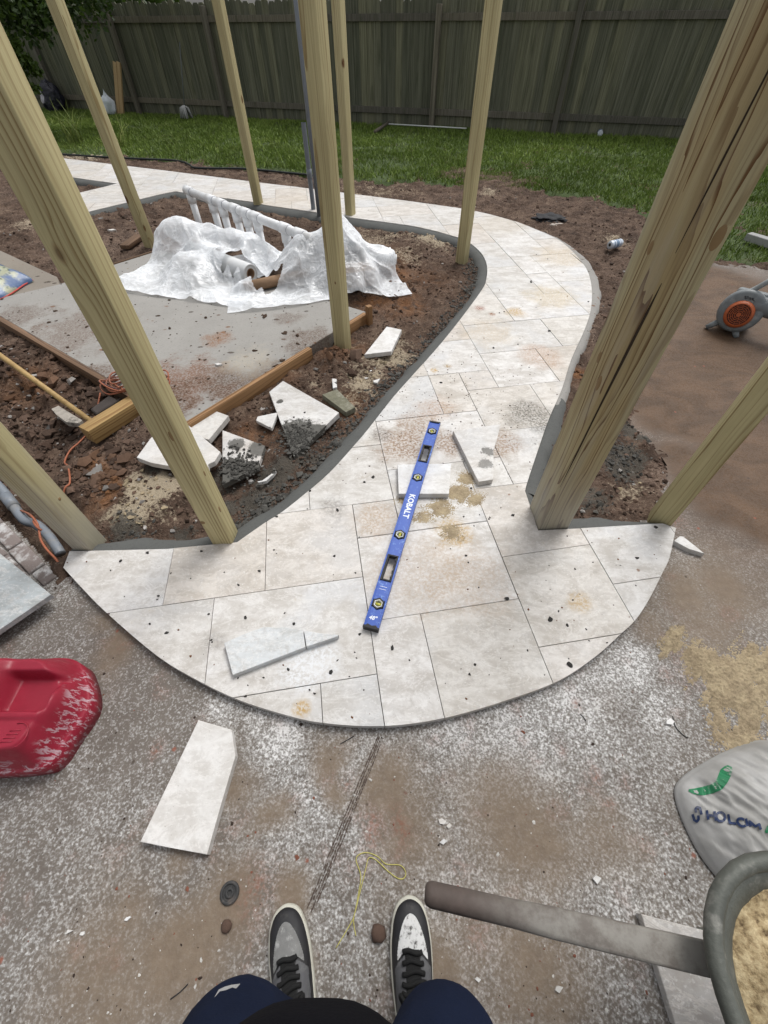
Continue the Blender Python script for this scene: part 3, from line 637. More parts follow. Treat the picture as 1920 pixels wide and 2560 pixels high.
for px, py, rx, ry in [(900, 372, .9, .12), (700, 362, .7, .10), (1000, 415, .25, .2), (330, 405, .6, .1), (1405, 405, .2, .2)]:
    c = G(px, py, -.03); dens *= 1 - .9 * np.exp(-((xx - c[0]) / rx) ** 2 - ((yy - c[1]) / ry) ** 2)
k = rng.random(len(xx)) < dens; xx, yy, ii, jj = xx[k], yy[k], ii[k], jj[k]; n = len(xx)
hgt = rng.uniform(.025, .07, n) * (0.7 + .6 * fbm(xx, yy, .9, 3, 240)); wid = rng.uniform(.003, .006, n) * (1 + yy * .06); an = rng.random(n) * 6.283
bx, by = np.cos(an), np.sin(an); le = rng.normal(0, .5, (n, 2)) * hgt[:, None]
zb = LZ[ii, jj] - .008
V = np.stack([np.c_[xx - bx * wid, yy - by * wid, zb], np.c_[xx + bx * wid, yy + by * wid, zb], np.c_[xx + le[:, 0], yy + le[:, 1], zb + hgt]], 1).reshape(-1, 3)
grass = npmesh('grass', V, np.arange(3 * n).reshape(-1, 3), m_grass, None, False)
g1 = np.clip(fbm(xx, yy, .8, 4, 250) * .9 - .15 + rng.normal(0, .22, n), 0, 1); g2 = (rng.random(n) < .08 + .25 * sstep(fbm(xx, yy, 1.6, 3, 260), .58, .72)) * rng.random(n)
attr(grass, 'mask', np.repeat(np.stack([g1, g2, g1 * 0, g1 * 0 + 1], -1), 3, axis=0))
tag(grass, 'short green lawn grass in front of the fence', 'grass', kind='stuff')

# clods and stones lying in the soil
def rocks(name, pts, rad, col, m, seed=1, flat=.7):
    r_ = np.random.default_rng(seed); bm = bmesh.new(); bmesh.ops.create_icosphere(bm, subdivisions=1, radius=1)
    bv = np.array([v.co[:] for v in bm.verts]); bf = np.array([[v.index for v in f.verts] for f in bm.faces]); bm.free()
    n = len(pts); nv = len(bv)
    sc3 = np.stack([r_.uniform(.7, 1.35, n), r_.uniform(.7, 1.35, n), r_.uniform(.6, 1.0, n) * flat], -1) * rad[:, None]
    P = bv[None] * (1 + r_.normal(0, .27, (n, nv, 1))) * sc3[:, None, :]
    a = r_.random(n) * 6.283; ca, sa = np.cos(a)[:, None], np.sin(a)[:, None]
    P = np.stack([P[..., 0] * ca - P[..., 1] * sa, P[..., 0] * sa + P[..., 1] * ca, P[..., 2]], -1) + pts[:, None, :]
    F = (bf[None] + (np.arange(n) * nv)[:, None, None]).reshape(-1, 3)
    o = npmesh(name, P.reshape(-1, 3), F, m, None, True); o.data.set_sharp_from_angle(angle=math.radians(35))
    attr(o, 'mask', np.repeat(np.c_[col, np.ones(n)], nv, axis=0)); return o
N = 42000
r_ = np.random.default_rng(5)
px = r_.uniform(-250, 1750, N); py = r_.uniform(400, 1380, N)
pts = np.array([G(a, b, -.04) for a, b in zip(px, py)])
okm = (pts[:, 0] > sx[0] + .1) & (pts[:, 0] < sx[-1] - .1) & (pts[:, 1] > sy[0] + .1) & (pts[:, 1] < 8.6)
pts, px, py = pts[okm], px[okm], py[okm]
ix = ((pts[:, 0] - sx[0]) / .02).astype(int); iy = ((pts[:, 1] - sy[0]) / .02).astype(int)
zz = Z[ix, iy]; rr = rough[ix, iy]
okm = (zz > -.13) & (pat_m[ix, iy] < .75) & (r_.random(len(zz)) < .42 + .55 * rr) & (hb[ix, iy] < .05) & (lm[np.clip(((pts[:, 0] - lx[0]) / .08).astype(int), 0, len(lx) - 1), np.clip(((pts[:, 1] - ly[0]) / .08).astype(int), 0, len(ly) - 1)] < .6)
pts, ix, iy, zz, rr = pts[okm], ix[okm], iy[okm], zz[okm], rr[okm]; n = len(pts)
rad = .004 + .010 * r_.random(n) ** 3 + rr * (.004 * r_.random(n) + .032 * r_.random(n) ** 11); rad *= .8 + .10 * np.clip(pts[:, 1], 0, 6)
pts[:, 2] = zz + rad * .12
base = np.array([0.092, 0.060, 0.044])[None] * r_.uniform(.55, 1.7, (n, 1))
cl = clay[ix, iy][:, None] * (r_.random((n, 1)) < .7); base = base * (1 - cl) + cl * np.array([0.20, 0.095, 0.042])[None] * r_.uniform(.6, 1.3, (n, 1))
mo = (mort[ix, iy][:, None] > .35) & (r_.random((n, 1)) < .7); base = np.where(mo, np.array([0.085, 0.08, 0.07])[None] * r_.uniform(.6, 1.5, (n, 1)), base)
sn = (sand[ix, iy][:, None] > .45) & (r_.random((n, 1)) < .6); base = np.where(sn, np.array([0.36, 0.29, 0.19])[None] * r_.uniform(.6, 1.2, (n, 1)), base)
gs = r_.random((n, 1)) < .05; base = np.where(gs, np.array([0.30, 0.28, 0.26])[None] * r_.uniform(.6, 1.5, (n, 1)), base)
tag(rocks('soil_clods', pts, rad, base, m_clod, 11, .85), 'loose clods and gravel scattered over the bare beds', 'clods', kind='stuff')
# crumbs of mortar and mud on the paving, pad and patio
cp = []
cr_ = random.Random(4)
for _ in range(420):
    a, b = cr_.uniform(150, 1700), cr_.uniform(470, 1810); p = G(a, b, 0)
    if inpoly(np.array(p[0]), np.array(p[1]), OUT): cp.append((p[0], p[1], .0005, (.06, .055, .05) if cr_.random() < .7 else (.18, .09, .05), cr_.uniform(.0018, .005)))
for _ in range(75):
    a, b = cr_.uniform(200, 1650), cr_.uniform(560, 1700); p = G(a, b, 0)
    if inpoly(np.array(p[0]), np.array(p[1]), OUT): cp.append((p[0], p[1], .001, (.05, .048, .045), cr_.uniform(.004, .010)))
for _ in range(420):
    a, b = cr_.gauss(1120, 170), cr_.gauss(1010, 90); p = G(a, b, 0)
    if inpoly(np.array(p[0]), np.array(p[1]), OUT): cp.append((p[0], p[1], .0005, (.10, .07, .05), cr_.uniform(.0012, .004)))
for _ in range(700):
    p = G(cr_.uniform(-50, 950), cr_.uniform(640, 1060), PZ)
    if inpoly(np.array(p[0]), np.array(p[1]), padpoly): cp.append((p[0], p[1], PZ, (.07, .045, .03), cr_.uniform(.002, .006) + .018 * cr_.random() ** 8))
for _ in range(900):
    p = G(cr_.uniform(20, 1900), cr_.uniform(1450, 2550), PATZ)
    if inpoly(np.array(p[0]), np.array(p[1]), patpoly) and not inpoly(np.array(p[0]), np.array(p[1]), OUT):
        w_ = cr_.random(); cp.append((p[0], p[1], PATZ, (.6, .58, .54) if w_ < .45 else ((.05, .035, .028) if w_ < .8 else (.22, .09, .06)), cr_.uniform(.0008, .0028) + .004 * cr_.random() ** 10))
win = np.array([p[:2] for p in w_inner]); 
for _ in range(2600):
    k = cr_.randrange(30, len(win) - 1) if cr_.random() < .8 else cr_.randrange(len(win) - 1); t_ = cr_.random(); b_ = win[k] * (1 - t_) + win[k + 1] * t_; d_ = win[k + 1] - win[k]; d_ = d_ / (np.linalg.norm(d_) + 1e-9)
    b_ = b_ + np.array([d_[1], -d_[0]]) * (.075 + abs(cr_.gauss(0, .055)))
    if not inpoly(np.array(b_[0]), np.array(b_[1]), OUT): cp.append((b_[0], b_[1], max(soil_at(b_[0], b_[1]), -.07) + .004, tuple(np.array((.085, .082, .074)) * cr_.uniform(.6, 1.5)), cr_.uniform(.003, .007) + .012 * cr_.random() ** 7))
for (px_, py_, sg_, n_) in ((745, 1095, 26, 420), (600, 1165, 30, 260), (320, 1335, 26, 120), (1560, 1130, 28, 260)):
    for _ in range(n_):
        p = G(cr_.gauss(px_, sg_), cr_.gauss(py_, sg_ * .8), .0); z_ = soil_at(p[0], p[1])
        cp.append((p[0], p[1], max(z_, .004 if py_ < 1200 and px_ < 800 else z_) + .002, tuple(np.array((.08, .077, .07)) * cr_.uniform(.6, 1.4)), cr_.uniform(.0025, .007) + .008 * cr_.random() ** 8))
cp2 = np.array([c[:3] for c in cp]); tag(rocks('crumbs', cp2, np.array([c[4] for c in cp]), np.array([c[3] for c in cp]), m_clod, 12, .6), 'fine crumbs of mortar and mud on the paving', 'crumbs', kind='stuff')

# sand spilt over patio and pavers: thin uneven layers that dip below the surface where they end
m_ = M('builders_sand'); p_ = m_.pos(); f_ = m_.noise(p_, 230, 3, .6); g_ = m_.noise(p_, 22, 5, .65)
m_sand = m_.done(m_.mix(m_.rng(g_, .3, .7), m_.mix(f_, (0.17, 0.13, 0.085), (0.33, 0.265, 0.175)), m_.mix(f_, (0.29, 0.23, 0.145), (0.48, 0.40, 0.265))), .95, m_.bump(m_.math('ADD', f_, m_.noise(p_, 60, 3)), .5, .005), spec=.1)
def sandsheet(name, pxl, z0, amp, spots, seed, label, streak=0.0, step=.0042):
    c = np.array([G(a, b, z0)[:2] for a, b in pxl]); lo, hi = c.min(0), c.max(0)
    x = np.arange(lo[0], hi[0], step); y = np.arange(lo[1], hi[1], step); X, Y = np.meshgrid(x, y, indexing='ij')
    m_ = blobs(X + (fbm(X, Y, 12, 4, seed) - .5) * .06, Y + (fbm(X, Y, 12, 4, seed + 5) - .5) * .06, spots, z0)
    nz = .5 + (fbm(X, Y, 35, 4, seed + 9) - .5) * .8 + (rng.random(X.shape) - .5) * .75; T = (X * .62 - Y * .78); st = fbm(T * 1.0, (X * .78 + Y * .62) * .12, 26, 4, seed + 3)
    zz = z0 + amp * (m_ - .42) + (nz - .5) * amp * .75 + (st - .5) * streak
    V = np.stack([X, Y, zz], -1).reshape(-1, 3); q = gridq(len(x), len(y)); q = q[(V[q][:, :, 2].max(1) > z0 - .004) & (m_.reshape(-1)[q].max(1) > .14)]
    return tag(npmesh(name, V, q, m_sand), label, 'sand', kind='stuff')
sandsheet('sand', [(1560, 1480), (1980, 1480), (1980, 1960), (1560, 1960)], PATZ, .014, [(1760, 1660, .11, .95), (1850, 1740, .13, 1.05), (1930, 1680, .14, 1.0), (1800, 1820, .055, .9), (1870, 1860, .09, .9), (1700, 1630, .06, .8), (1950, 1800, .1, .9)], 300, 'spread of yellow builders sand on the patio behind the cement bag', .028)
sandsheet('sand', [(930, 1090), (1320, 1090), (1320, 1370), (930, 1370)], 0.0, .004, [(1150, 1230, .065, 1.2), (1190, 1245, .05, 1.1), (1100, 1270, .07, .85), (1060, 1290, .06, .75), (1015, 1250, .04, .7), (1165, 1195, .05, 1.1), (1130, 1330, .06, .5)], 320, 'damp sand smeared over the pavers under the spirit level', .0, .0032)

# ------------------------------------------------------------------ timber posts
OL, OM, OD = (0.53, 0.47, 0.265), (0.43, 0.375, 0.205), (0.26, 0.19, 0.085)
posts = [('A', (-0.727, 1.127), 0, .090, 'timber post straddling the left corner of the path fan', dict(seed=1.3, cx=.04, cy=.06, freq=95)),
         ('B', (-1.347, 1.108), -5, .090, 'timber post standing over the grey conduit beside the brick edging', dict(seed=2.7, cx=.07, cy=.02, freq=100, grey=(0.42, 0.41, 0.38))),
         ('C', None, 34, .090, 'timber post at the edge of the concrete pad in front of the plastic sheet', dict(seed=4.1, cx=.03, cy=.07, freq=110)),
         ('D', None, 31, .090, 'timber post set in the tip of the bed inside the path bend', dict(seed=5.9, cx=.06, cy=-.04, freq=110)),
         ('E', None, 33, .090, 'timber post at the mortar edge behind the plastic sheet with wavy grain', dict(seed=7.7, cx=.02, cy=.05, freq=80)),
         ('F', None, 30, .090, 'timber post at the far mortar edge behind the white pipe manifold', dict(seed=9.2, cx=.05, cy=.05, freq=120)),
         ('G', None, 45, .090, 'timber post at the far corner of the concrete pad by a loose board', dict(seed=11.4, cx=.06, cy=.03, freq=100)),
         ('R', (0.772, 1.215), 3.5, .140, 'thick weathered square post with big knots and a long dark split', None),
         ('S', (1.305, 1.212), -33.5, .090, 'slim timber post at the right corner of the path fan', dict(seed=13.6, cx=.08, cy=-.01, freq=90))]
basepx = dict(C=(858, 872), D=(1154, 655), E=(877, 546), F=(648, 517), G=(378, 617))
m_R = wood('weathered_post_wood', (0.43, 0.385, 0.235), (0.36, 0.28, 0.145), (0.125, 0.062, 0.022), cx=.10, cy=.035, freq=66, warp=.06, knots=1.0, knotscale=2.1, grey=(0.36, 0.355, 0.33), seed=21.3, rough=.75)
POSTOBJ = {}
for key, xy, ro, wd_, lab, kw in posts:
    if xy is None:
        c = G(*basepx[key], -.03)[:2]; th = math.atan2(-c[1], -c[0]) - math.radians(ro); ang = th + math.pi / 2; 
        nd = c / np.linalg.norm(c); c = c + nd * .035
    else: c = np.array(xy); ang = math.radians(ro)
    bm = bmesh.new(); h_ = wd_ / 2; bm_box(bm, (-h_, -h_, -.15), (h_, h_, 2.75), .0045)
    o = bmobj('timber_post', bm, m_R if key == 'R' else wood('pine_post_' + key.lower(), OL, OM, OD, **kw), None, True)
    o.data.set_sharp_from_angle(angle=math.radians(50)); o.location = (c[0], c[1], 0); o.rotation_euler[2] = ang
    tag(o, lab, 'post', 'timber posts of the new pergola'); POSTOBJ[key] = o
# the long drying split and knots of the thick post
R = POSTOBJ['R']
m_split = plain('split_shadow', (0.035, 0.022, 0.012), .95, .3, 40)
def crack(o, face, x0, pts, wds, par):
    V = []; 
    for (z, t), w in zip(pts, wds): V += [(t - w, z), (t + w, z)]
    co = [((x0 + .0008) * s[0] + 0, 0, 0) for s in [(1,)]]
    VV = [(-x0 - .0007 if face == 'x' else a, -x0 - .0007 if face == 'y' else a, z) for a, z in V]
    mesh('split', VV, [(2 * i, 2 * i + 1, 2 * i + 3, 2 * i + 2) for i in range(len(pts) - 1)], m_split, par)
crack(R, 'y', .07, [(.28, -.062), (.45, -.058), (.65, -.055), (.85, -.050), (.98, -.046), (1.06, -.044)], [.0005, .003, .0035, .005, .0045, .0008], R)
crack(R, 'y', .07, [(1.13, -.046), (1.3, -.040), (1.45, -.034), (1.52, -.03)], [.0006, .0028, .002, .0004], R)
m_knot = M('knot'); v_ = m_knot.obj(); r_k = m_knot.vmath('LENGTH', m_knot.mapv(v_, (1, 1, .5)))
m_knot = m_knot.done(m_knot.ramp(m_knot.math('ADD', m_knot.math('MULTIPLY', r_k, 32), m_knot.noise(v_, 60, 3)), [(.35, (0.03, 0.018, 0.01)), (.7, (0.15, 0.085, 0.035)), (1.0, (0.05, 0.03, 0.012)), (1.3, (0.22, 0.14, 0.06))]), .7)
def knot(par, face, h_, t, z, rx, rz):
    bm = bmesh.new(); bmesh.ops.create_uvsphere(bm, u_segments=16, v_segments=8, radius=1)
    o = bmobj('knot', bm, m_knot, par, True)
    if face == 'y': o.location = (t, -h_ + .001, z); o.scale = (rx, .0035, rz)
    elif face == 'x-': o.location = (-h_ + .001, t, z); o.scale = (.0035, rx, rz)
    else: o.location = (h_ - .001, t, z); o.scale = (.0035, rx, rz)
knot(R, 'x-', .07, .02, .80, .012, .020); knot(R, 'x-', .07, -.035, .74, .013, .028); knot(R, 'y', .07, .045, 1.16, .016, .030); knot(R, 'x-', .07, .0, 1.12, .010, .018)
A = POSTOBJ['A']; knot(A, 'y', .045, -.035, .155, .011, .011); knot(A, 'x+', .045, -.015, .205, .007, .018); knot(A, 'x+', .045, .0, .40, .006, .014); knot(A, 'y', .045, .02, .62, .006, .022)
knot(POSTOBJ['B'], 'x+', .045, .01, .28, .007, .008); knot(POSTOBJ['C'], 'y', .045, .015, .42, .006, .009)

# ------------------------------------------------------------------ fence
fa, fb = np.array([-12.6, 16.10]), np.array([9.4, 8.45])
fd = (fb - fa); fl = np.linalg.norm(fd); fd /= fl; fang = math.atan2(fd[1], fd[0])
fence = empty('fence', (fa[0], fa[1], -.03), fang)
tag(fence, 'dark weathered board fence with two rails closing the yard', 'fence')
def fence_wood(name, a, b, c):
    m = M(name); v = m.obj(); rn = m.rnd(); q_ = m.vmath('ADD', v, m.comb(m.math('MULTIPLY', rn, 30.0), 0.0, m.math('MULTIPLY', rn, 70.0)))
    s = m.noise(m.mapv(q_, (55, 55, 1.1)), 1.0, 5, .65); t = m.noise(m.mapv(q_, (8, 8, 1.5)), 1.0, 4, .6)
    cc = m.ramp(s, [(.3, a), (.52, b), (.75, c)])
    tn = m.ramp(rn, [(0, (.78, .80, .80)), (.5, (1, 1, 1)), (1, (1.28, 1.25, 1.15))]); cc = m.mix(1, cc, tn, 'MULTIPLY')
    cc = m.mix(m.rng(t, .52, .72, 0, .5), cc, (0.052, 0.060, 0.034))
    cc = m.mix(m.rng(m.noise(m.mapv(q_, (140, 140, 5)), 1, 3, .7), .68, .76, 0, .5), cc, (0.16, 0.15, 0.12))
    z = m.sep(v)[2]; cc = m.mix(m.math('MULTIPLY', m.rng(m.math('ADD', z, m.math('MULTIPLY', m.noise(m.mapv(q_, (30, 30, 4)), 1, 3), .22)), .36, .50, 0, 1), 0.0), cc, a)
    return m.done(cc, .85, m.bump(s, .4, .004), spec=.2)
m_fence = fence_wood('fence_board', (0.078, 0.079, 0.055), (0.145, 0.145, 0.104), (0.235, 0.23, 0.172))
m_rail = fence_wood('fence_rail', (0.075, 0.068, 0.055), (0.14, 0.127, 0.104), (0.21, 0.195, 0.165))
pk = []
for k in range(6):
    bm = bmesh.new(); w = .0712 + .0006 * (k % 3); h_ = 1.66 + .012 * k; t = .009
    prof = [(-w, -.06), (w, -.06), (w, h_ - .035), (w - .03, h_), (-w + .03, h_), (-w, h_ - .035)]
    f = [bm.verts.new((a, -t, z)) for a, z in prof]; b_ = [bm.verts.new((a, t, z)) for a, z in prof]
    bm.faces.new(f); bm.faces.new(b_[::-1])
    for i in range(6): bm.faces.new((f[i], f[(i + 1) % 6], b_[(i + 1) % 6], b_[i]))
    bmesh.ops.recalc_face_normals(bm, faces=bm.faces); me = bpy.data.meshes.new('board'); bm.to_mesh(me); bm.free(); me.materials.append(m_fence); pk.append(me)
fr = random.Random(9)
for i in range(int(fl / .141)):
    o = bpy.data.objects.new('board', pk[fr.randrange(6)]); COL.objects.link(o); o.parent = fence
    o.location = (.07 + i * .141, .03 + (.0095 if i % 2 else -.0095) * .55 + fr.uniform(-.002, .002), fr.uniform(-.02, .015)); o.rotation_euler = (fr.uniform(-.002, .002), fr.uniform(-.003, .003), fr.uniform(-.01, .01))
pfx = [(np.array([1.165, 11.6]) - fa) @ fd + 2.37 * k for k in range(-6, 4)]
for s in pfx:
    bm = bmesh.new(); bm_box(bm, (-.045, -.045, -.1), (.045, .045, 1.60 + fr.uniform(-.03, .05)), .004)
    o = bmobj('fence_post', bm, m_rail, fence); o.location = (s, -.075, 0); o.rotation_euler = (fr.uniform(-.01, .01), fr.uniform(-.012, .012), 0)
for s0, s1 in zip(pfx[:-1], pfx[1:]):
    for z in (.24, 1.45):
        bm = bmesh.new(); bm_box(bm, (s0 + .003, -.021, z - .045), (s1 - .003, .017, z + .045), .003); bmobj('rail', bm, m_rail, fence)

# ------------------------------------------------------------------ trees
def leafmat(name, a, b):
    m = M(name); x = m.vcol('mask'); c = m.mix(x[0], a, b); s = m.done(c, .5, spec=.3)
    tr_ = m.new('ShaderNodeBsdfTranslucent'); m.put(tr_.inputs[0], m.mix(.5, c, (0.12, 0.2, 0.02))); mx = m.new('ShaderNodeMixShader'); mx.inputs[0].default_value = .25
    m.t.links.new(m.b.outputs[0], mx.inputs[1]); m.t.links.new(tr_.outputs[0], mx.inputs[2]); m.t.links.new(mx.outputs[0], m.o.inputs[0]); return m.m
m_leaf = leafmat('leaf', (0.015, 0.035, 0.008), (0.06, 0.10, 0.02)); m_leaf2 = leafmat('leaf_bright', (0.03, 0.06, 0.01), (0.10, 0.15, 0.03)); m_bark = plain('bark', (0.09, 0.07, 0.05), .9, .4, 25, .5)
def crown(name, blobs_, n, ls, m, par, seed, droop=.3):
    r_ = np.random.default_rng(seed); C = np.array([b[:3] for b in blobs_]); Rr = np.array([b[3] for b in blobs_]); k = r_.choice(len(C), n, p=Rr ** 2 / (Rr ** 2).sum())
    d = r_.normal(0, 1, (n, 3)); d /= np.linalg.norm(d, axis=1)[:, None]; P = C[k] + d * (Rr[k] * r_.random(n) ** .45)[:, None]
    P = P + (np.stack([fbm(P[:, 1], P[:, 2], 2, 3, 1), fbm(P[:, 0], P[:, 2], 2, 3, 2), fbm(P[:, 0], P[:, 1], 2, 3, 3)], -1) - .5) * .5
    ax = r_.normal(0, 1, (n, 3)); ax[:, 2] -= droop; ax /= np.linalg.norm(ax, axis=1)[:, None]; sd_ = np.cross(ax, r_.normal(0, 1, (n, 3))); sd_ /= np.linalg.norm(sd_, axis=1)[:, None]
    L = ls * r_.uniform(.6, 1.3, n)[:, None]; w = L * .28
    V = np.stack([P, P + ax * L * .5 + sd_ * w, P + ax * L, P + ax * L * .5 - sd_ * w], 1).reshape(-1, 3)
    o = npmesh(name, V, np.arange(4 * n).reshape(-1, 4), m, par, False); g_ = np.clip(r_.random(n) * .6 + .4 * fbm(P[:, 0] + P[:, 2], P[:, 1], 1.5, 3, 9), 0, 1)
    attr(o, 'mask', np.repeat(np.stack([g_, g_, g_, g_ * 0 + 1], -1), 4, axis=0)); return o
T = empty('yard_tree', (-8.6, 12.2, -.03)); tag(T, 'leafy tree with drooping branches at the left end of the fence', 'tree')
tube('trunk', [(0, 0, -.1), (.05, .02, 1.0), (.15, -.1, 2.1), (.5, -.3, 3.0)], [.14, .12, .10, .05], m_bark, T)
for a, b in (((.1, 0, 1.8), (1.6, -.6, 2.6)), ((.1, 0, 1.6), (-.9, -.8, 2.8)), ((.1, 0, 1.9), (2.2, -.3, 2.2))): tube('limb', [a, tuple((np.array(a) + np.array(b)) / 2 + np.array([0, 0, .25])), b], [.06, .045, .02], m_bark, T)
tb = [(*(AT(px, py, r) - np.array([-8.6, 12.2, -.03])), s) for px, py, r, s in [(20, -20, 12.6, .40), (80, -15, 12.8, .30), (150, -35, 12.8, .3), (215, -55, 12.9, .4), (310, -65, 13, .4), (55, 25, 12.6, .16), (85, 75, 12.7, .11), (50, 65, 12.6, .07), (-60, 0, 12.4, .45), (330, -15, 13.0, .14), (140, -90, 13, .8), (-40, -90, 12.6, .9)]]
crown('crown', tb, 7000, .10, m_leaf, T, 31)
T = empty('garden_shrub', tuple(AT(60, 262, 12.6)[:2]) + (-.03,)); tag(T, 'light green shrub growing beside the dark rubbish bag at the fence', 'shrub')
o_ = np.array(T.location); tb = [(*(AT(px, py, r) - o_), s) for px, py, r, s in [(65, 180, 12.3, .17), (45, 150, 12.3, .18), (85, 200, 12.3, .10), (35, 210, 12.3, .22), (60, 250, 12.2, .16), (25, 245, 12.2, .25), (95, 255, 12.2, .07)]]
crown('crown', tb, 2600, .08, m_leaf2, T, 33)
for k in range(4): tube('stem', [(0, 0, -.1), (.05 * k - .1, .03, .4), (.12 * k - .2, 0, .9)], [.015, .012, .006], m_bark, T, 6)
for i, (x, y, s, lab) in enumerate([(-9.8, 17.8, 1.0, 'dense dark tree rising behind the left end of the fence'), (-6.0, 16.2, .8, 'smaller dark tree rising behind the fence near the leaning boards'), (3.0, 14.0, .9, 'broad tree standing behind the middle of the fence'), (9.5, 12.0, 1.0, 'tall tree standing behind the right end of the fence')]):
    T = empty('background_tree', (x, y, -.03)); tag(T, lab, 'tree')
    tube('trunk', [(0, 0, -.1), (.1, 0, 1.5), (0, .1, 3.2 * s)], [.18 * s, .15 * s, .06], m_bark, T)
    r2 = random.Random(40 + i); tb = [(r2.uniform(-1.5, 1.5) * s, r2.uniform(-1, 1) * s, r2.uniform(1.6, 4.4) * s, r2.uniform(.5, .95) * s) for _ in range(13)]
    crown('crown', tb, 6000, .16, m_leaf, T, 50 + i)

# long grass clump by the path
m_weed = blade_mat('weed', (0.09, 0.13, 0.025), (0.18, 0.22, 0.05), (0.32, 0.34, 0.11))
for (px, py, n_, s_, lab) in [(195, 362, 38, 1.0, 'clump of long arching grass at the edge of the lawn'), (305, 372, 22, .75, 'smaller tuft of arching grass beside the far path')]:
    c = G(px, py, -.04); o_ = empty('grass_clump', tuple(c)); tag(o_, lab, 'grass clump'); r2 = random.Random(int(px)); V = []; F = []
    for _ in range(n_):
        a = r2.random() * 6.283; L = r2.uniform(.35, .75) * s_; ln = r2.uniform(.25, .9); x0, y0 = r2.gauss(0, .07), r2.gauss(0, .05); w = r2.uniform(.006, .011); b0 = len(V)
        for k in range(7):
            t = k / 6; rr_ = L * ln * t ** 1.7; zz_ = L * (t - .45 * ln * t * t); ww = w * (1 - t) + .001
            V += [(x0 + math.cos(a) * rr_ - math.sin(a) * ww, y0 + math.sin(a) * rr_ + math.cos(a) * ww, zz_), (x0 + math.cos(a) * rr_ + math.sin(a) * ww, y0 + math.sin(a) * rr_ - math.cos(a) * ww, zz_)]
        F += [(b0 + 2 * k, b0 + 2 * k + 1, b0 + 2 * k + 3, b0 + 2 * k + 2) for k in range(6)]
    ob = mesh('blades', V, F, m_weed, o_, True); attr(ob, 'mask', np.repeat(np.stack([rng.random(len(V) // 14), np.zeros(len(V) // 14), np.zeros(len(V) // 14), np.ones(len(V) // 14)], -1), 14, axis=0))

# ================================================================== loose things
def thing(name, label, cat, loc, rz=0.0, group=None):
    return tag(empty(name, loc, rz), label, cat, group)
def slab(name, label, pxs, z0, th, m, cat='paver', zpx=None, group=None, bev=.0015, tilt=None):
    """a loose flat piece: outline marks taken on its top face"""
    zt = z0 + th; P = [G(a, b, zt if zpx is None else zpx)[:2] for a, b in pxs]; c = np.mean(P, axis=0)
    bm = bmesh.new(); bm_prism(bm, [p - c for p in P], 0, th, bev)
    o = bmobj(name, bm, m); o.location = (c[0], c[1], z0)
    if tilt: o.rotation_euler = tilt
    return tag(o, label, cat, group)
slab('broken_paver', 'grey broken paver piece lying on the path fan with a saw cut end', [(560, 1607.5), (590, 1594), (621, 1581.5), (660, 1567), (690, 1569), (714, 1568), (735, 1572), (757.5, 1575.7), (763.5, 1617.5), (581.5, 1687.6)], .001, .026, m_tile_grey)
slab('broken_paver', 'small grey wedge snapped off the broken paver on the fan', [(759.5, 1576), (800, 1583), (846.7, 1587), (843.8, 1591), (766, 1617)], .001, .026, m_tile_grey)
slab('loose_paver', 'square white paver offcut lying under the blue spirit level', [(993.8, 1161), (1127.6, 1158.4), (1125, 1200), (1122.2, 1234.3), (996.5, 1234.3)], .002, .030, m_tile_loose)
slab('loose_paver', 'tapered white paver offcut smeared with mud beside the level', [(1132.6, 1077), (1251.9, 1060), (1243, 1095), (1233.7, 1127), (1234, 1165), (1232.6, 1198.7), (1196.3, 1204.5)], .001, .030, m_tile_dusty)
slab('loose_paver', 'long white paver with a clipped corner lying on the patio', [(495.7, 1800), (578.7, 1824), (588.3, 1890), (553, 2010), (517, 2136.7), (430, 2120), (350.3, 2104.7)], PATZ + .001, .030, m_tile_loose)
zt = -.035
slab('loose_paver', 'white paver with a thick sawn edge on the soil behind the left post', [(425, 1030), (482.3, 1006.3), (571, 1039), (521.8, 1098.9), (464, 1085)], -.02, .034, m_tile_loose)
slab('loose_paver', 'white paver with a broken edge lying on top of another in the soil', [(385, 1085), (375.2, 1098), (341.5, 1143.3), (377, 1156.8), (430, 1166), (500, 1176), (519.9, 1172), (520, 1160.6), (536.3, 1153), (550.8, 1129.8), (473.6, 1065), (440, 1040)], .016, .030, m_tile_loose)
slab('loose_paver', 'big white trapezoid paver half buried under wet mortar', [(707.5, 951.8), (847.4, 1031.4), (798, 1079.7), (751.9, 1124), (734.5, 1140.4), (700, 1051), (672.8, 979.3)], -.03, .034, m_tile_mort)
slab('paver_shard', 'flat pale triangular shard on the soil beside the big trapezoid paver', [(643.9, 1041), (695, 1030.5), (679.5, 1071), (640, 1050.7)], -.02, .02, m_tile_loose, 'shard')
slab('loose_paver', 'mud covered paver lying in the bed with dark mortar on it', [(556, 1075), (662, 1114), (650, 1150), (646.6, 1168), (600, 1190), (556, 1212)], -.03, .03, m_tile_dirty)
slab('loose_paver', 'narrow white paver with a cut corner on the sand beside the middle post', [(966.8, 816), (1004, 824), (978.4, 878), (911, 886)], -.025, .03, m_tile_loose)
m_block = wood('old_block_wood', (0.22, 0.21, 0.16), (0.16, 0.15, 0.11), (0.07, 0.06, 0.04), freq=120, seed=33, knots=.3)
o = slab('wood_block', 'short greenish offcut of old timber on the soil by the path', [(805, 986), (842.5, 972.6), (887.9, 1018), (864.7, 1030.5)], -.035, .035, plain('mossy_wood', (0.15, 0.145, 0.10), .85, .45, 30, .5, dirt=(0.42, 0.40, 0.34), dirt_amt=.35), 'wood block')
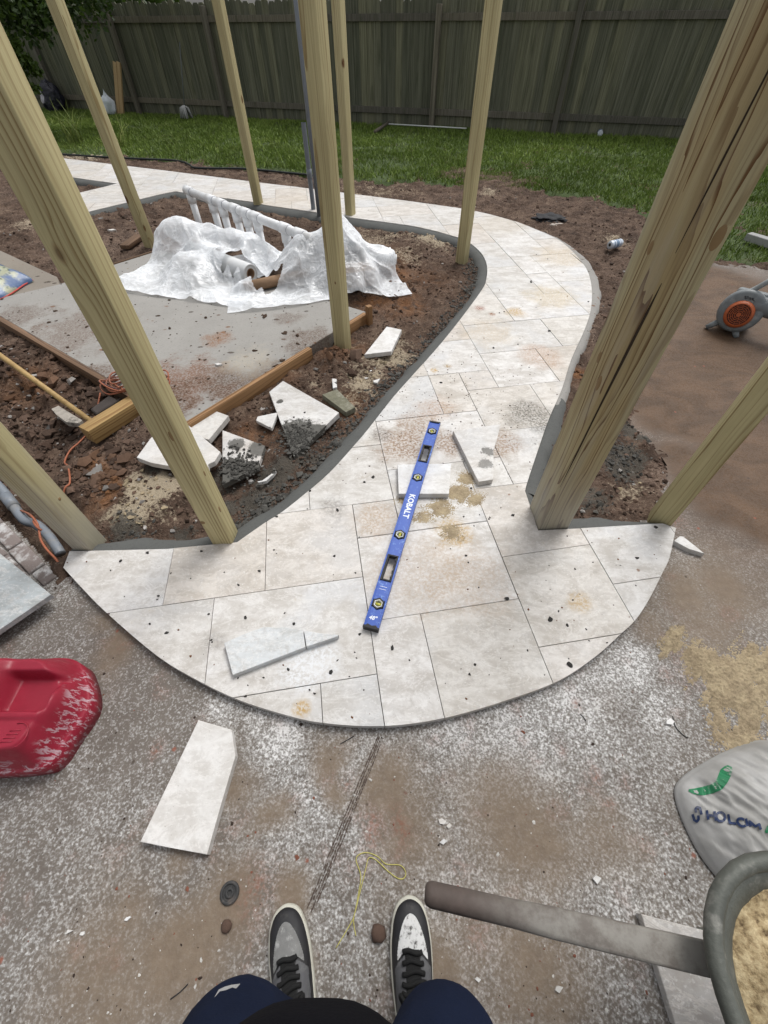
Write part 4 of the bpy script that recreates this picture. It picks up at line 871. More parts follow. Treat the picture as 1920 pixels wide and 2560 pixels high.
# shards and chips
o = slab('paver_shard', 'pointed white paver sliver beside the right corner of the path fan', [(1685, 1352), (1700, 1340), (1708, 1341), (1735, 1362), (1762, 1384), (1722, 1372)], PATZ + .001, .025, m_tile_loose, 'shard')
slab('paver_shard', 'curved white sliver lying near the muddy paver', [(643, 1203), (655, 1201), (690, 1176), (682, 1187), (665, 1202), (646, 1206)], -.035, .02, m_tile_loose, 'shard')
slab('paver_shard', 'small E shaped white offcut beside the greenish wood block', [(830, 946), (841, 947), (842, 953), (835, 956), (842, 960), (842, 968), (832, 970)], -.03, .015, m_tile_loose, 'shard')
slab('paver_shard', 'white paver dust pile shard on the sand near the path edge', [(933, 951), (950, 946), (943, 957), (934, 955)], -.035, .014, m_tile_loose, 'shard')
cr2 = random.Random(12); base_me = None
for (px, py, z0, s) in [(916, 940, -.04, .018), (928, 925, -.04, .012), (937, 920, -.04, .010), (592, 1192, -.04, .022), (626, 1197, -.04, .02), (280, 577, -.03, .05), (545, 914, PZ, .03), (1440, 1858, 0, .0), (1492, 2197, PATZ, .016), (1674, 1806, PATZ, .018), (1395, 2470, PATZ, .012), (1195, 2448, PATZ, .008), (174, 2329, PATZ, .010), (207, 2334, PATZ, .007), (321, 2296, PATZ, .009), (146, 2351, PATZ, .006), (1105, 2053, PATZ, .012), (1122, 2065, PATZ, .010), (1108, 2105, PATZ, .012)]:
    if s == 0: continue
    c = G(px, py, z0); bm = bmesh.new(); k = cr2.randint(3, 5)
    poly = [np.array([math.cos(6.283 * i / k + cr2.uniform(-.4, .4)), .7 * math.sin(6.283 * i / k + cr2.uniform(-.4, .4))]) * s * cr2.uniform(.6, 1.1) for i in range(k)]
    bm_prism(bm, poly, 0, min(.012, s * .5), 0)
    if not bm.faces: bm.free(); continue
    o = bmobj('paver_chip', bm, m_tile_loose); o.location = (c[0], c[1], (soil_at(c[0], c[1]) if z0 == -.04 else z0)); tag(o, {-.04: 'tiny white paver chip on the bare soil', PZ: 'white paver crumb on the muddy concrete pad', -.03: 'white paver flake on the soil by the far left post'}.get(z0, 'tiny white paver chip on the concrete patio'), 'chip', 'white paver chips')
m_stone = plain('mud_lump', (0.09, 0.055, 0.04), .9, .4, 30, .4)
for px, py, s, lab in [(946, 2331, .02, 'reddish lump of dried mud between the shoes'), (568, 2315, .014, 'oval brown pebble on the patio beside the rubber disc')]:
    c = G(px, py, PATZ); bm = bmesh.new(); bmesh.ops.create_icosphere(bm, subdivisions=2, radius=1); r2 = random.Random(int(px))
    for v in bm.verts: v.co *= 1 + r2.uniform(-.16, .16); v.co.z *= .55
    o = bmobj('mud_lump', bm, m_stone, None, True); o.location = (c[0], c[1], PATZ + s * .4); o.scale = (s, s, s); tag(o, lab, 'stone')
o = thing('rubber_disc', 'flat round rubber disc with a hole on the patio left of the shoes', 'disc', tuple(G(575, 2232, PATZ)))
m_rub = plain('rubber', (0.04, 0.04, 0.04), .8, .3, 40, dirt=(0.16, 0.13, 0.11))
for nm, R1, R2_, h_ in (('rim', .026, .019, .008), ('hub', .0125, .006, .007)):
    bm = bmesh.new(); prof = [(R2_, 0), (R1, 0), (R1, h_ * .7), (R1 - .003, h_), (R2_, h_)]; rings = [[(r * math.cos(2 * math.pi * k / 28), r * math.sin(2 * math.pi * k / 28), z) for r, z in prof] for k in range(28)]
    bm_loft(bm, rings + [rings[0]], False, False); bmesh.ops.remove_doubles(bm, verts=bm.verts, dist=1e-5); bmobj(nm, bm, m_rub, o, True)
bm = bmesh.new(); bmesh.ops.create_circle(bm, cap_ends=True, segments=28, radius=.02, matrix=Matrix.Translation((0, 0, .003))); bmobj('web', bm, m_rub, o)

# form boards, beam, pole and other timber about the pad
def board(name, label, a, b, w, h, z0, m, cat='board', twist=0.0):
    a, b = np.array(a[:2]), np.array(b[:2]); d = b - a; L = np.linalg.norm(d); bm = bmesh.new()
    bm_box(bm, (-w / 2, -h / 2, 0), (w / 2, h / 2, L), .002)
    o = bmobj(name, bm, m, None, True); o.data.set_sharp_from_angle(angle=math.radians(40))
    z = Vector((d[0] / L, d[1] / L, 0)); y = Vector((0, 0, 1)); x = y.cross(z)
    o.matrix_world = Matrix.Translation((a[0], a[1], z0)) @ Matrix(((x.x, y.x, z.x, 0), (x.y, y.y, z.y, 0), (x.z, y.z, z.z, 0), (0, 0, 0, 1))) @ Matrix.Rotation(twist, 4, 'Z')
    return tag(o, label, cat)
m_form = wood('form_board_wood', (0.36, 0.21, 0.10), (0.27, 0.15, 0.07), (0.14, 0.07, 0.03), cx=.1, freq=90, seed=41, knots=.4)
m_form2 = wood('wet_form_board_wood', (0.20, 0.12, 0.07), (0.14, 0.085, 0.05), (0.07, 0.04, 0.025), cx=.1, freq=90, seed=44, knots=.3)
n1 = np.array([e1[1], -e1[0]]) / np.linalg.norm(e1); n2 = np.array([-e2[1], e2[0]]) / np.linalg.norm(e2)
n1 = n1 if n1 @ e2 < 0 else -n1; n2 = n2 if n2 @ e1 < 0 else -n2
board('form_board', 'orange brown form board along the near edge of the pad', pN + n1 * .021 + e1 * .0, pN + n1 * .021 + e1 * .62, .038, .13, -.028, m_form, twist=0)
board('form_board', 'short form board end beyond the middle post at the clay heap', pN + n1 * .021 + e1 * .80, pN + n1 * .021 + e1 * 1.0, .038, .12, -.022, m_form)
board('form_board', 'dark wet form board along the left edge of the pad', pN + n2 * .021 + e2 * .04, pN + n2 * .021 + e2 * 1.02, .038, .13, -.03, m_form2)
pf0, pf1 = G(277.8, 663.7, PZ)[:2], G(401, 625, PZ)[:2]; nf = np.array([-(pf1 - pf0)[1], (pf1 - pf0)[0]]); nf /= np.linalg.norm(nf)
board('form_board', 'thin reddish form strip along the far edge of the pad', pf0 + nf * .012, pf1 + nf * .012, .02, .10, -.012, m_form2)
bm = bmesh.new(); bm_box(bm, (-.02, -.02, -.2), (.02, .02, .11), .002); o = bmobj('wood_stake', bm, m_form); q_ = pN + n1 * .07 + e1 * .99; o.location = (q_[0], q_[1], 0); o.rotation_euler[2] = .6; tag(o, 'short wooden stake pinning the form board in the clay', 'stake')
m_beam = wood('beam_wood', (0.40, 0.265, 0.11), (0.31, 0.20, 0.085), (0.19, 0.10, 0.035), cx=.09, cy=.06, freq=95, seed=52, knots=.5)
ba, bb = G(215, 1083, .03), G(372, 985, .03)
board('timber_beam', 'cut length of square timber lying on the clods behind the left post', ba, bb, .089, .089, .015, m_beam, 'beam')
m_handle = wood('shovel_handle_wood', (0.45, 0.31, 0.13), (0.36, 0.24, 0.10), (0.24, 0.14, 0.05), freq=140, seed=61, knots=0, rough=.5)
a_, b_ = G(-60, 845, .10), G(232, 1056, .02)
T = thing('wooden_pole', 'long round wooden tool handle lying across the clods against the timber beam', 'pole', (0, 0, 0))
tube('shaft', [a_ + (a_ - b_) * .35, a_, b_], [.018, .018, .015], m_handle, T, 14); tube('tip', [b_, b_ + (b_ - a_) * .012], [.015, .009], m_handle, T, 14)
slab('mortar_chunk', 'pale flat chunk of old mortar half under the shovel handle', [(128, 1022), (146, 1014), (205, 1050), (198, 1058), (165, 1055), (140, 1036)], .0, .03, plain('old_mortar', (0.33, 0.30, 0.26), .9, .5, 30, .5, dirt=(0.06, 0.055, 0.045), dirt_amt=.9), 'mortar chunk')
slab('dark_block', 'dark wet wood chunk wedged against the timber beam', [(225, 1022), (272, 988), (296, 1000), (240, 1034)], -.02, .07, plain('wet_wood', (0.045, 0.035, 0.03), .8, .4, 20, .5), 'wood block', bev=.006)
board('loose_board', 'short grey brown board lying on the soil at the far left post', G(312, 618, -.01), G(350, 590, -.01), .10, .035, -.01, m_form2)
# extension cord
m_cordO = plain('cord_orange', (0.30, 0.095, 0.045), .6, .25, 8, dirt=(0.12, 0.07, 0.05)); m_cordD = plain('cord_dark', (0.10, 0.05, 0.045), .6, .3, 8)
T = thing('extension_cord', 'coiled orange extension cord behind the left post with a loose tail', 'cord', (0, 0, 0))
cc = G(343, 965, .05); rc = random.Random(3)
for k in range(9):
    r_c = rc.uniform(.13, .21); tx, ty = rc.uniform(-.25, .25), rc.uniform(.1, .45); ox, oy = rc.uniform(-.03, .03), rc.uniform(-.03, .03); ph = rc.random() * 6
    pts = [(cc[0] + ox + r_c * math.cos(t) * 1.0, cc[1] + oy + r_c * .62 * math.sin(t), .035 + .008 * k + .09 * ty * math.sin(t) * -1 + .02 * math.sin(3 * t + ph)) for t in np.linspace(0, 6.283, 36)]
    tube('loop', pts, .0048, m_cordO if k % 3 else m_cordD, T, 6)
def gz(px, py, up=.006): 
    p = G(px, py, -.05); return (p[0], p[1], soil_at(p[0], p[1]) + up)
tube('tail', cr([gz(262, 1000, .03), gz(230, 1060, .03), gz(203, 1104, .02), gz(180, 1130, .03), gz(166, 1160, .03), gz(185, 1185, .015), gz(190, 1225, .015), gz(175, 1245, .015), gz(130, 1290, .01)], 5), .0048, m_cordO, T, 6)
def tz(px, py, z): return tuple(G(px, py, z))
T = thing('extension_cord', 'orange extension cord hanging into the trench over the grey conduit', 'cord', (0, 0, 0))
tube('cord', cr([tz(52, 1276, -.05), tz(75, 1287, -.03), tz(93, 1309, -.02), tz(98, 1330, -.03), tz(102.5, 1351, -.035), tz(118, 1375, -.03), tz(136.7, 1394.6, -.028), tz(150, 1412, -.03)], 5), .005, m_cordO, T, 6)
tube('loop', cr([tz(85, 1296, -.05), tz(84, 1304, -.03), tz(92, 1317, -.015), tz(104, 1326, -.03)], 5), .005, m_cordO, T, 6)
# grey conduits
m_pvcg = plain('grey_pvc', (0.17, 0.19, 0.215), .45, .12, 15, dirt=(0.22, 0.20, 0.17), dirt_amt=.4)
T = thing('grey_conduit', 'grey PVC conduit bending through the trench beside the brick edging', 'conduit', (0, 0, 0))
cp_ = cr([tz(-40, 1180, .0), tz(7.6, 1227.5, -.04), tz(38, 1271, -.06), tz(62.7, 1301.5, -.07), tz(91, 1311, -.08), tz(120, 1338, -.08), tz(140, 1366, -.08), tz(152, 1385, -.09)], 6)
tube('pipe', cp_, .022, m_pvcg, T, 14); tube('coupling', [tz(14, 1240, -.045), tz(36, 1268, -.058)], .027, m_pvcg, T, 14)
gb = G(799, 546, -.04)
T = thing('grey_conduit', 'tall grey conduit standing behind the middle post', 'conduit', (gb[0], gb[1], 0)); tube('pipe', [(0, 0, -.1), (0, 0, 2.6)], .024, m_pvcg, T, 14)
gb2 = G(789, 533, -.04); d2 = AT(767, 306, np.linalg.norm(gb2[:2]))
T = thing('grey_conduit', 'short open ended grey conduit stub left of the middle post', 'conduit', (gb2[0] - .02, gb2[1], 0))
bm = bmesh.new(); ztop = float(d2[2]); bm_tube(bm, [(0, 0, -.1), (0, 0, ztop)], .026, 16, False); bm_tube(bm, [(0, 0, ztop), (0, 0, ztop - .3)], .021, 16, False)
bmobj('pipe', bm, m_pvcg, T, True)
bm = bmesh.new(); bm_tube(bm, [(0, 0, .30), (0, 0, .38)], .031, 16); bmobj('coupling', bm, m_pvcg, T, True)

# brick edging and slab at the left
m_brick = M('brick'); v_ = m_brick.obj(); n_ = m_brick.noise(v_, 14, 5, .7); rn_ = m_brick.rnd()
m_brick = m_brick.done(m_brick.mix(m_brick.rng(n_, .45, .62), m_brick.mix(rn_, (0.15, 0.125, 0.115), (0.22, 0.18, 0.165)), (0.44, 0.43, 0.42)), .9, m_brick.bump(m_brick.noise(v_, 70, 4), .5, .005))
ka, kb = G(-30, 1262, PATZ)[:2], G(150, 1442, PATZ)[:2]; kd = kb - ka; kl = np.linalg.norm(kd); kd /= kl; kn = np.array([kd[1], -kd[0]]); kn = kn if kn @ np.array([-1, -1]) > 0 else -kn
kang = math.atan2(kd[1], kd[0])
T = thing('brick_edging', 'mortar splashed brick edging along the trench at the left', 'bricks', (ka[0], ka[1], PATZ), kang)
lm_ = Matrix.Rotation(-kang, 2); kr = random.Random(2)
sgn = 1 if (Matrix.Rotation(-kang, 2) @ Vector(kn)).y > 0 else -1
def brick(x0, x1, y0, y1, z0, z1):
    bm = bmesh.new(); bm_box(bm, (x0, min(sgn * y0, sgn * y1), z0), (x1, max(sgn * y0, sgn * y1), z1), .006); bmobj('brick', bm, m_brick, T, True)
x = -.6
while x < kl - .03:
    L = kr.uniform(.19, .205); brick(x, min(x + L, kl) - .008, .004, .068 + kr.uniform(-.004, .004), -.02, .012 + kr.uniform(-.003, .004)); x += L
x = -.7
while x < kl - .14:
    L = kr.uniform(.095, .11); brick(x, x + L - .007, .076, .155 + kr.uniform(-.004, .004), -.02, .030 + kr.uniform(-.004, .006)); x += L
x = -.75
while x < kl - .24:
    L = kr.uniform(.19, .21); brick(x, x + L - .007, .162, .25, -.02, .048 + kr.uniform(-.004, .004)); x += L
sc_ = G(127, 1486, .045); s1 = G(0, 1384, .045); s2 = G(0, 1573, .045)
f1 = (s1 - sc_)[:2]; f1 = f1 / np.linalg.norm(f1); f2 = (s2 - sc_)[:2]; f2 = f2 / np.linalg.norm(f2)
P_ = [sc_[:2], sc_[:2] + f1 * .42, sc_[:2] + f1 * .42 + f2 * .45, sc_[:2] + f2 * .45]; c_ = np.mean(P_, axis=0)
bm = bmesh.new(); bm_prism(bm, [p - c_ for p in P_], 0, .024, .0015); o = bmobj('stone_slab', bm, travertine('blue_grey_slab', tint=(.72, .80, .86), speck=0.0)); o.location = (c_[0], c_[1], .021); tag(o, 'smooth blue grey stone slab resting on the brick edging', 'slab')
bm = bmesh.new()
for dx, dy in ((.1, .1), (-.1, .1), (.1, -.1), (-.1, -.1)): bm_box(bm, (dx - .03, dy - .03, -.056), (dx + .03, dy + .03, 0), .004)
bmobj('spacer', bm, m_brick, o)

# ------------------------------------------------------------------ spirit level
ln, lf = G(927, 1573, .015), G(1088, 1056, .06); ld = (lf - ln) / np.linalg.norm(lf - ln); LL = 1.222
lx_ = Vector(ld); lz_ = Vector((0, 0, 1)); ly_ = lz_.cross(lx_).normalized(); lz_ = lx_.cross(ly_)
T = empty('spirit_level'); T.matrix_world = Matrix(((lx_.x, ly_.x, lz_.x, ln[0]), (lx_.y, ly_.y, lz_.y, ln[1]), (lx_.z, ly_.z, lz_.z, .004), (0, 0, 0, 1)))
tag(T, 'long blue spirit level resting across a loose paver on the path', 'spirit level')
def blue_mat():
    m = M('blue_paint'); v = m.obj(); n = m.noise(v, 60, 5, .75); n2_ = m.noise(v, 9, 3)
    f = m.math('MULTIPLY', m.rng(n, .53, .66), m.rng(n2_, .35, .6, .15, .8))
    c = m.mix(f, (0.004, 0.062, 0.36), (0.13, 0.26, 0.56)); return m.done(c, .38, m.bump(n, .1, .001), spec=.5)
m_blue = blue_mat(); m_blk = plain('black_rubber', (0.012, 0.012, 0.013), .6, .3, 40, dirt=(0.10, 0.09, 0.08), dirt_amt=.5); m_wht = plain('white_plastic', (0.62, 0.63, 0.60), .5, .08, 20)
m_vial = M('vial'); m_vial = m_vial.done((0.42, 0.40, 0.05), .15, spec=.6); m_print = plain('white_print', (0.66, 0.70, 0.76), .5, .12, 60)
TH, WH = .025, .030
fr_h = [(.170, .274), (.742, .843)]; fr_v = [(.085, 0), (.364, 0), (.652, 0), (.936, 0)]
bm = bmesh.new()
for s in (-1, 1): bm_box(bm, (.006, s * WH - (.006 if s > 0 else 0), 0), (LL - .006, s * WH + (0 if s > 0 else .006), TH), .0008)
cuts = sorted([(a * LL, b * LL) for a, b in fr_h] + [(c * LL - .017, c * LL + .017) for c, _ in fr_v]); x = .006
for a, b in cuts + [(LL - .006, LL)]:
    bm_box(bm, (x, -WH + .0059, .004), (a, WH - .0059, TH - .004)); x = b
bmobj('beam', bm, m_blue, T)
for a, b in fr_h:
    a *= LL; b *= LL; bm = bmesh.new(); w = WH - .0061
    outer = [(a, -w), (b, -w), (b, w), (a, w)]
    for lo, hi in (((a, -w, .002), (b, -w + .007, TH + .0005)), ((a, w - .009, .002), (b, w, TH + .0005)), ((a, -w + .007, .002), (a + .008, w - .009, TH + .0005)), ((b - .008, -w + .007, .002), (b, w - .009, TH + .0005))): bm_box(bm, lo, hi, .0015)
    for k in range(4):
        cx_ = a + .02 + k * (b - a - .04) / 3; bm_tube(bm, [(cx_, -w + .0065, .003), (cx_, -w + .0065, TH)], .005, 10)
    bmobj('grip_frame', bm, m_blk, T)
hexa = lambda r, x0, z, rot=0: [(x0 + r * math.cos(math.pi / 3 * k + rot), r * math.sin(math.pi / 3 * k + rot), z) for k in range(6)]
for c, _ in fr_v:
    x0 = c * LL; bm = bmesh.new(); r0 = .0262
    bm_loft(bm, [hexa(r0, x0, .002), hexa(r0, x0, TH - .001), hexa(r0 - .002, x0, TH + .0012), hexa(.0185, x0, TH + .0012), hexa(.0185, x0, .004)], True, False)
    hous = bmobj('vial_housing', bm, m_blk, T)
    bm = bmesh.new(); bm_loft(bm, [hexa(.0183, x0, TH + .0005), hexa(.0145, x0, TH - .001), hexa(.0130, x0, .008)], False, True); bmobj('vial_ring', bm, m_wht, hous)
    bm = bmesh.new(); al = (0, 1) if c < .2 else ((1, 0) if abs(c - .936) > .01 else (.7, .7))
    n_ = math.hypot(*al); ax = (al[0] / n_, al[1] / n_); bm_tube(bm, [(x0 - ax[0] * .012, -ax[1] * .012, .016), (x0 + ax[0] * .012, ax[1] * .012, .016)], .0055, 12); bmobj('vial', bm, m_vial, hous, True)
for x0, x1 in ((-.003, .008), (LL - .008, LL + .003)):
    bm = bmesh.new(); bm_box(bm, (x0, -WH - .0012, -.0006), (x1, WH + .0012, TH + .0012), .002)
    if x0 < 0:
        vs_ = [bm.verts.new(p) for p in [(.0078, -WH + .006, TH - .0032), (.0078, WH - .006, TH - .0032), (.016, WH - .013, TH - .0034), (.011, 0, TH - .0034), (.016, -WH + .013, TH - .0034)]]; bm.faces.new(vs_)
    bmobj('end_cap', bm, m_blk, T)
def fonttext(txt, size, m, par, M4, shear=0.0, off=.012, name='lettering'):
    cu = bpy.data.curves.new(name, 'FONT'); cu.body = txt; cu.size = size; cu.align_x = 'CENTER'; cu.align_y = 'CENTER'; cu.shear = shear; cu.offset = off * size; cu.space_character = 1.02; cu.resolution_u = 4; cu.extrude = .0002
    ob = bpy.data.objects.new(name, cu); COL.objects.link(ob); dg = bpy.context.evaluated_depsgraph_get(); me = bpy.data.meshes.new_from_object(ob.evaluated_get(dg)); bpy.data.objects.remove(ob)
    o = link(name, me, m, par); o.matrix_local = M4; return o
fonttext('KOBALT', .037, m_print, T, Matrix.Translation((.502 * LL, 0, TH - .0036)) @ Matrix.Rotation(math.pi, 4, 'Z') @ Matrix.Scale(1.02, 4, (1, 0, 0)), 0.0, .035)
fonttext('48"', .022, m_print, T, Matrix.Translation((.034 * LL, .004, TH - .0036)) @ Matrix.Rotation(-math.pi / 2, 4, 'Z'), .2, .03)
bm = bmesh.new()
for dx in (-.006, .006): bm_box(bm, (.143 * LL + dx - .0008, -.014, TH - .0042), (.143 * LL + dx + .0008, .014, TH - .0036))
bmobj('index_mark', bm, m_print, T)

# ------------------------------------------------------------------ white PVC manifold
m_pvc = plain('white_pvc', (0.80, 0.81, 0.82), .35, .04, 10, dirt=(0.48, 0.44, 0.38), dirt_amt=.3); m_ring = plain('purple_primer', (0.22, 0.23, 0.27), .5, .2, 30)
MH = .34; mA, mB = G(473, 478, MH), G(775, 596, MH); mdir = (mB - mA) / np.linalg.norm(mB - mA); mlen = np.linalg.norm(mB - mA)
T = thing('pipe_manifold', 'white PVC manifold with a row of down pipes behind the plastic sheet', 'pipework', (mA[0], mA[1], 0))
o0 = np.array([mA[0], mA[1], 0]); tube('header_pipe', [mA - o0, mB - o0], .036, m_pvc, T, 16)
for px, py in [(473, 480), (527.6, 499), (553.6, 509), (588, 522), (614, 531), (640, 542), (712, 570), (750, 587)]:
    d_ = ray(px, py); t = np.dot(np.cross(d_, [0, 0, 1]), CAM - mA)  # where the sight line crosses the header
    s_par = np.linspace(0, mlen, 200); pr = [(mA + mdir * s) for s in s_par]; pxs = []
    k = int(np.argmin([abs(math.atan2(p[0], p[1]) - math.atan2(d_[0], d_[1])) for p in pr])); p = pr[k] - o0
    dn = tube('down_pipe', [(p[0], p[1], MH - .02), (p[0] + .01, p[1] - .01, -.16)], .034, m_pvc, T, 14)
    tee = tube('tee', [p - mdir * .06, p + mdir * .06], .043, m_pvc, T, 16); tube('socket', [(p[0], p[1], MH - .02), (p[0], p[1], MH - .10)], .042, m_pvc, tee, 16)
    for e_ in (-.062, .062): tube('joint_ring', [p + mdir * e_ - mdir * .002, p + mdir * e_ + mdir * .002], .0375, m_ring, tee, 16)

# ------------------------------------------------------------------ plastic sheet over roll and pump
m_card = plain('cardboard', (0.27, 0.17, 0.10), .85, .3, 20)
ra, rb = np.array([-1.10, 3.80, .105]), np.array([-1.75, 4.32, .12])
T = thing('plastic_roll', 'thick roll of white plastic sheeting with a cardboard core', 'roll', (ra[0], ra[1], 0)); z3 = np.array([ra[0], ra[1], 0])
dr = (rb - ra) / np.linalg.norm(rb - ra); bm = bmesh.new()
up_ = np.array([0, 0, 1.]); sd2 = np.cross(dr, up_); sd2 /= np.linalg.norm(sd2); up2 = np.cross(sd2, dr)
def ringp(c, r, n=28): return [tuple(c + (sd2 * math.cos(2 * math.pi * k / n) + up2 * math.sin(2 * math.pi * k / n)) * r) for k in range(n)]
c0 = ra - z3; c1 = rb - z3
bm_loft(bm, [ringp(c1, .072), ringp(c0 + dr * .004, .074), ringp(c0, .072), ringp(c0 - dr * .001, .062), ringp(c0 + dr * .003, .061), ringp(c0 + dr * .001, .052), ringp(c0 + dr * .002, .04)], True, False)
bmobj('roll', bm, plain('plastic_film_roll', (0.62, 0.63, 0.63), .4, .06, 15, dirt=(0.42, 0.37, 0.30), dirt_amt=.3), T, True)
bm = bmesh.new(); bm_loft(bm, [ringp(c0 + dr * .0, .0405), ringp(c0 - dr * .002, .034), ringp(c0 + dr * .35, .033)], False, True); bmobj('core', bm, m_card, T, True)
m_dark = plain('pump_dark', (0.035, 0.035, 0.04), .5, .3, 20)
T = thing('pool_pump', 'dark pool pump with a white valve head under the plastic sheet', 'pump', (-.42, 3.98, PZ))
bm = bmesh.new(); bm_box(bm, (-.20, -.12, .0), (.10, .12, .20), .03); bmobj('body', bm, m_dark, T, True)
tube('motor', [(.08, 0, .10), (.34, 0, .10)], .085, m_dark, T, 18)
tube('valve_body', [(.05, -.02, .18), (.06, -.03, .30), (.07, -.03, .36)], [.075, .07, .05], m_pvc, T, 18); tube('valve_stem', [(.06, -.03, .36), (.06, -.03, .43)], [.025, .02], m_card, T, 12)
tube('valve_port', [(.08, -.05, .27), (.17, -.10, .25)], [.042, .04], m_pvc, T, 16); tube('port_cap', [(.165, -.098, .251), (.20, -.118, .245)], [.036, .034], plain('grey_cap', (0.18, 0.22, 0.25), .4), T, 16)
tube('outlet_pipe', [(.30, .02, .10), (.56, .02, .10)], .038, m_pvc, T, 16)
bm = bmesh.new(); bm_box(bm, (0, 0, 0), (.26, .20, .12), .003); o = bmobj('cardboard_box', bm, m_card); o.location = (-.30, 3.66, PZ); o.rotation_euler[2] = .25; tag(o, 'brown cardboard carton under the clear plastic by the middle post', 'box')
tubel = thing('cardboard_tube', 'brown cardboard tube lying in the fold of the plastic sheet', 'tube', (0, 0, 0)); tube('tube', [(-1.12, 3.60, PZ + .045), (-.62, 3.86, PZ + .045)], .042, m_card, tubel, 16)

def cseg(X, Y, a, b):      # distance to a segment in plan
    d = np.array(b) - np.array(a); t = np.clip(((X - a[0]) * d[0] + (Y - a[1]) * d[1]) / (d @ d), 0, 1); return np.hypot(X - a[0] - t * d[0], Y - a[1] - t * d[1])
def drape(W_, D_, nx, ny, cx, cy, ang, Hf, comp, seed, iters=170, z0=.6, noise_amp=.05, fric=.75, pins=None):
    r_ = np.random.default_rng(seed); dx, dy = W_ / (nx - 1), D_ / (ny - 1)
    u = (np.arange(nx) - (nx - 1) / 2) * dx * comp; v = (np.arange(ny) - (ny - 1) / 2) * dy * comp; Uu, Vv = np.meshgrid(u, v, indexing='ij')
    ca, sa = math.cos(ang), math.sin(ang); P = np.stack([cx + Uu * ca - Vv * sa, cy + Uu * sa + Vv * ca, np.full_like(Uu, z0)], -1)
    P[..., 2] += (fbm(Uu, Vv, 4, 4, seed) - .5) * noise_amp * 2; P[..., :2] += (np.stack([fbm(Uu, Vv, 5, 3, seed + 1), fbm(Uu, Vv, 5, 3, seed + 2)], -1) - .5) * noise_amp
    Q = P.copy(); dg_ = math.hypot(dx, dy)
    def con(A, B, L, k=.5):
        d = B - A; l = np.linalg.norm(d, axis=-1, keepdims=True) + 1e-9; c = d * (1 - L / l) * k; A += c; B -= c
    for it in range(iters):
        N_ = P + (P - Q) * .955; N_[..., 2] -= .0016; Q = P; P = N_.copy()
        for _ in range(7):
            for s in (0, 1):
                con(P[s:-1:2][:len(P[s + 1::2])], P[s + 1::2][:len(P[s:-1:2])], dx)
                con(P[:, s:-1:2][:, :P[:, s + 1::2].shape[1]], P[:, s + 1::2][:, :P[:, s:-1:2].shape[1]], dy)
            con(P[:-1, :-1], P[1:, 1:], dg_, .15); con(P[1:, :-1], P[:-1, 1:], dg_, .15)
            con(P[:-2], P[2:], 2 * dx, .08); con(P[:, :-2], P[:, 2:], 2 * dy, .08)
            hz = Hf(P[..., 0], P[..., 1]) + .004; below = P[..., 2] < hz
            P[..., 2] = np.where(below, hz, P[..., 2]); P[..., :2] = np.where(below[..., None], Q[..., :2] * fric + P[..., :2] * (1 - fric), P[..., :2])
    return P
def film_mat():
    m = M('clear_film'); v = m.pos(); n = m.noise(v, 5, 4); lw = m.new('ShaderNodeLayerWeight'); lw.inputs[0].default_value = .4
    rd = m.rng(m.math('ABSOLUTE', m.math('SUBTRACT', m.noise(v, 7, 3, .6, .4), .5)), 0.0, .06, 1, 0)
    tr_ = m.new('ShaderNodeBsdfTransparent'); m.put(tr_.inputs[0], (.97, .98, .99)); df = m.new('ShaderNodeBsdfDiffuse'); m.put(df.inputs[0], (.93, .95, .97)); tl = m.new('ShaderNodeBsdfTranslucent'); m.put(tl.inputs[0], (.93, .95, .97))
    gl = m.new('ShaderNodeBsdfGlossy'); gl.inputs['Roughness'].default_value = .16; m.put(gl.inputs[0], (1, 1, 1))
    a = m.new('ShaderNodeMixShader'); a.inputs[0].default_value = .28; b = m.new('ShaderNodeMixShader'); b.inputs[0].default_value = .05; c = m.new('ShaderNodeMixShader')
    L = m.t.links.new; L(df.outputs[0], a.inputs[1]); L(tl.outputs[0], a.inputs[2]); L(a.outputs[0], b.inputs[1]); L(gl.outputs[0], b.inputs[2])
    rb_ = m.math('ADD', rd, m.rng(m.math('ABSOLUTE', m.math('SUBTRACT', m.noise(m.mapv(v, (1, .6, 1.4)), 15, 3, .6, .3), .5)), 0.0, .08, .6, 0)); nb = m.bump(rb_, .32, .010); m.put(df.inputs['Normal'], nb); m.put(gl.inputs['Normal'], nb)
    al = m.math('ADD', m.math('ADD', m.rng(n, .32, .68, .34, .70), m.math('MULTIPLY', rd, .16)), m.math('MULTIPLY', lw.outputs['Facing'], .45), clamp=True)
    m.put(c.inputs[0], al); L(tr_.outputs[0], c.inputs[1]); L(b.outputs[0], c.inputs[2]); L(c.outputs[0], m.o.inputs[0]); return m.m
m_film = film_mat()
def Hleft(X, Y):
    r = cseg(X, Y, (-1.12, 3.80), (-1.75, 4.32)); h = PZ + np.where(r < .08, .085 + np.sqrt(np.maximum(.0066 - r * r, 0)) + .02, 0)
    r2 = cseg(X, Y, (-1.90, 4.44), (-1.18, 4.24)); t2 = np.clip((X + 1.9) / .75, 0, 1)
    h = np.maximum(h, PZ + (.29 - .08 * t2) - 1.3 * np.maximum(r2 - .07, 0)); h = np.maximum(h, PZ + .16 - .7 * np.maximum(np.hypot(X + 1.62, Y - 3.95) - .1, 0))
    return np.maximum(h, PZ)
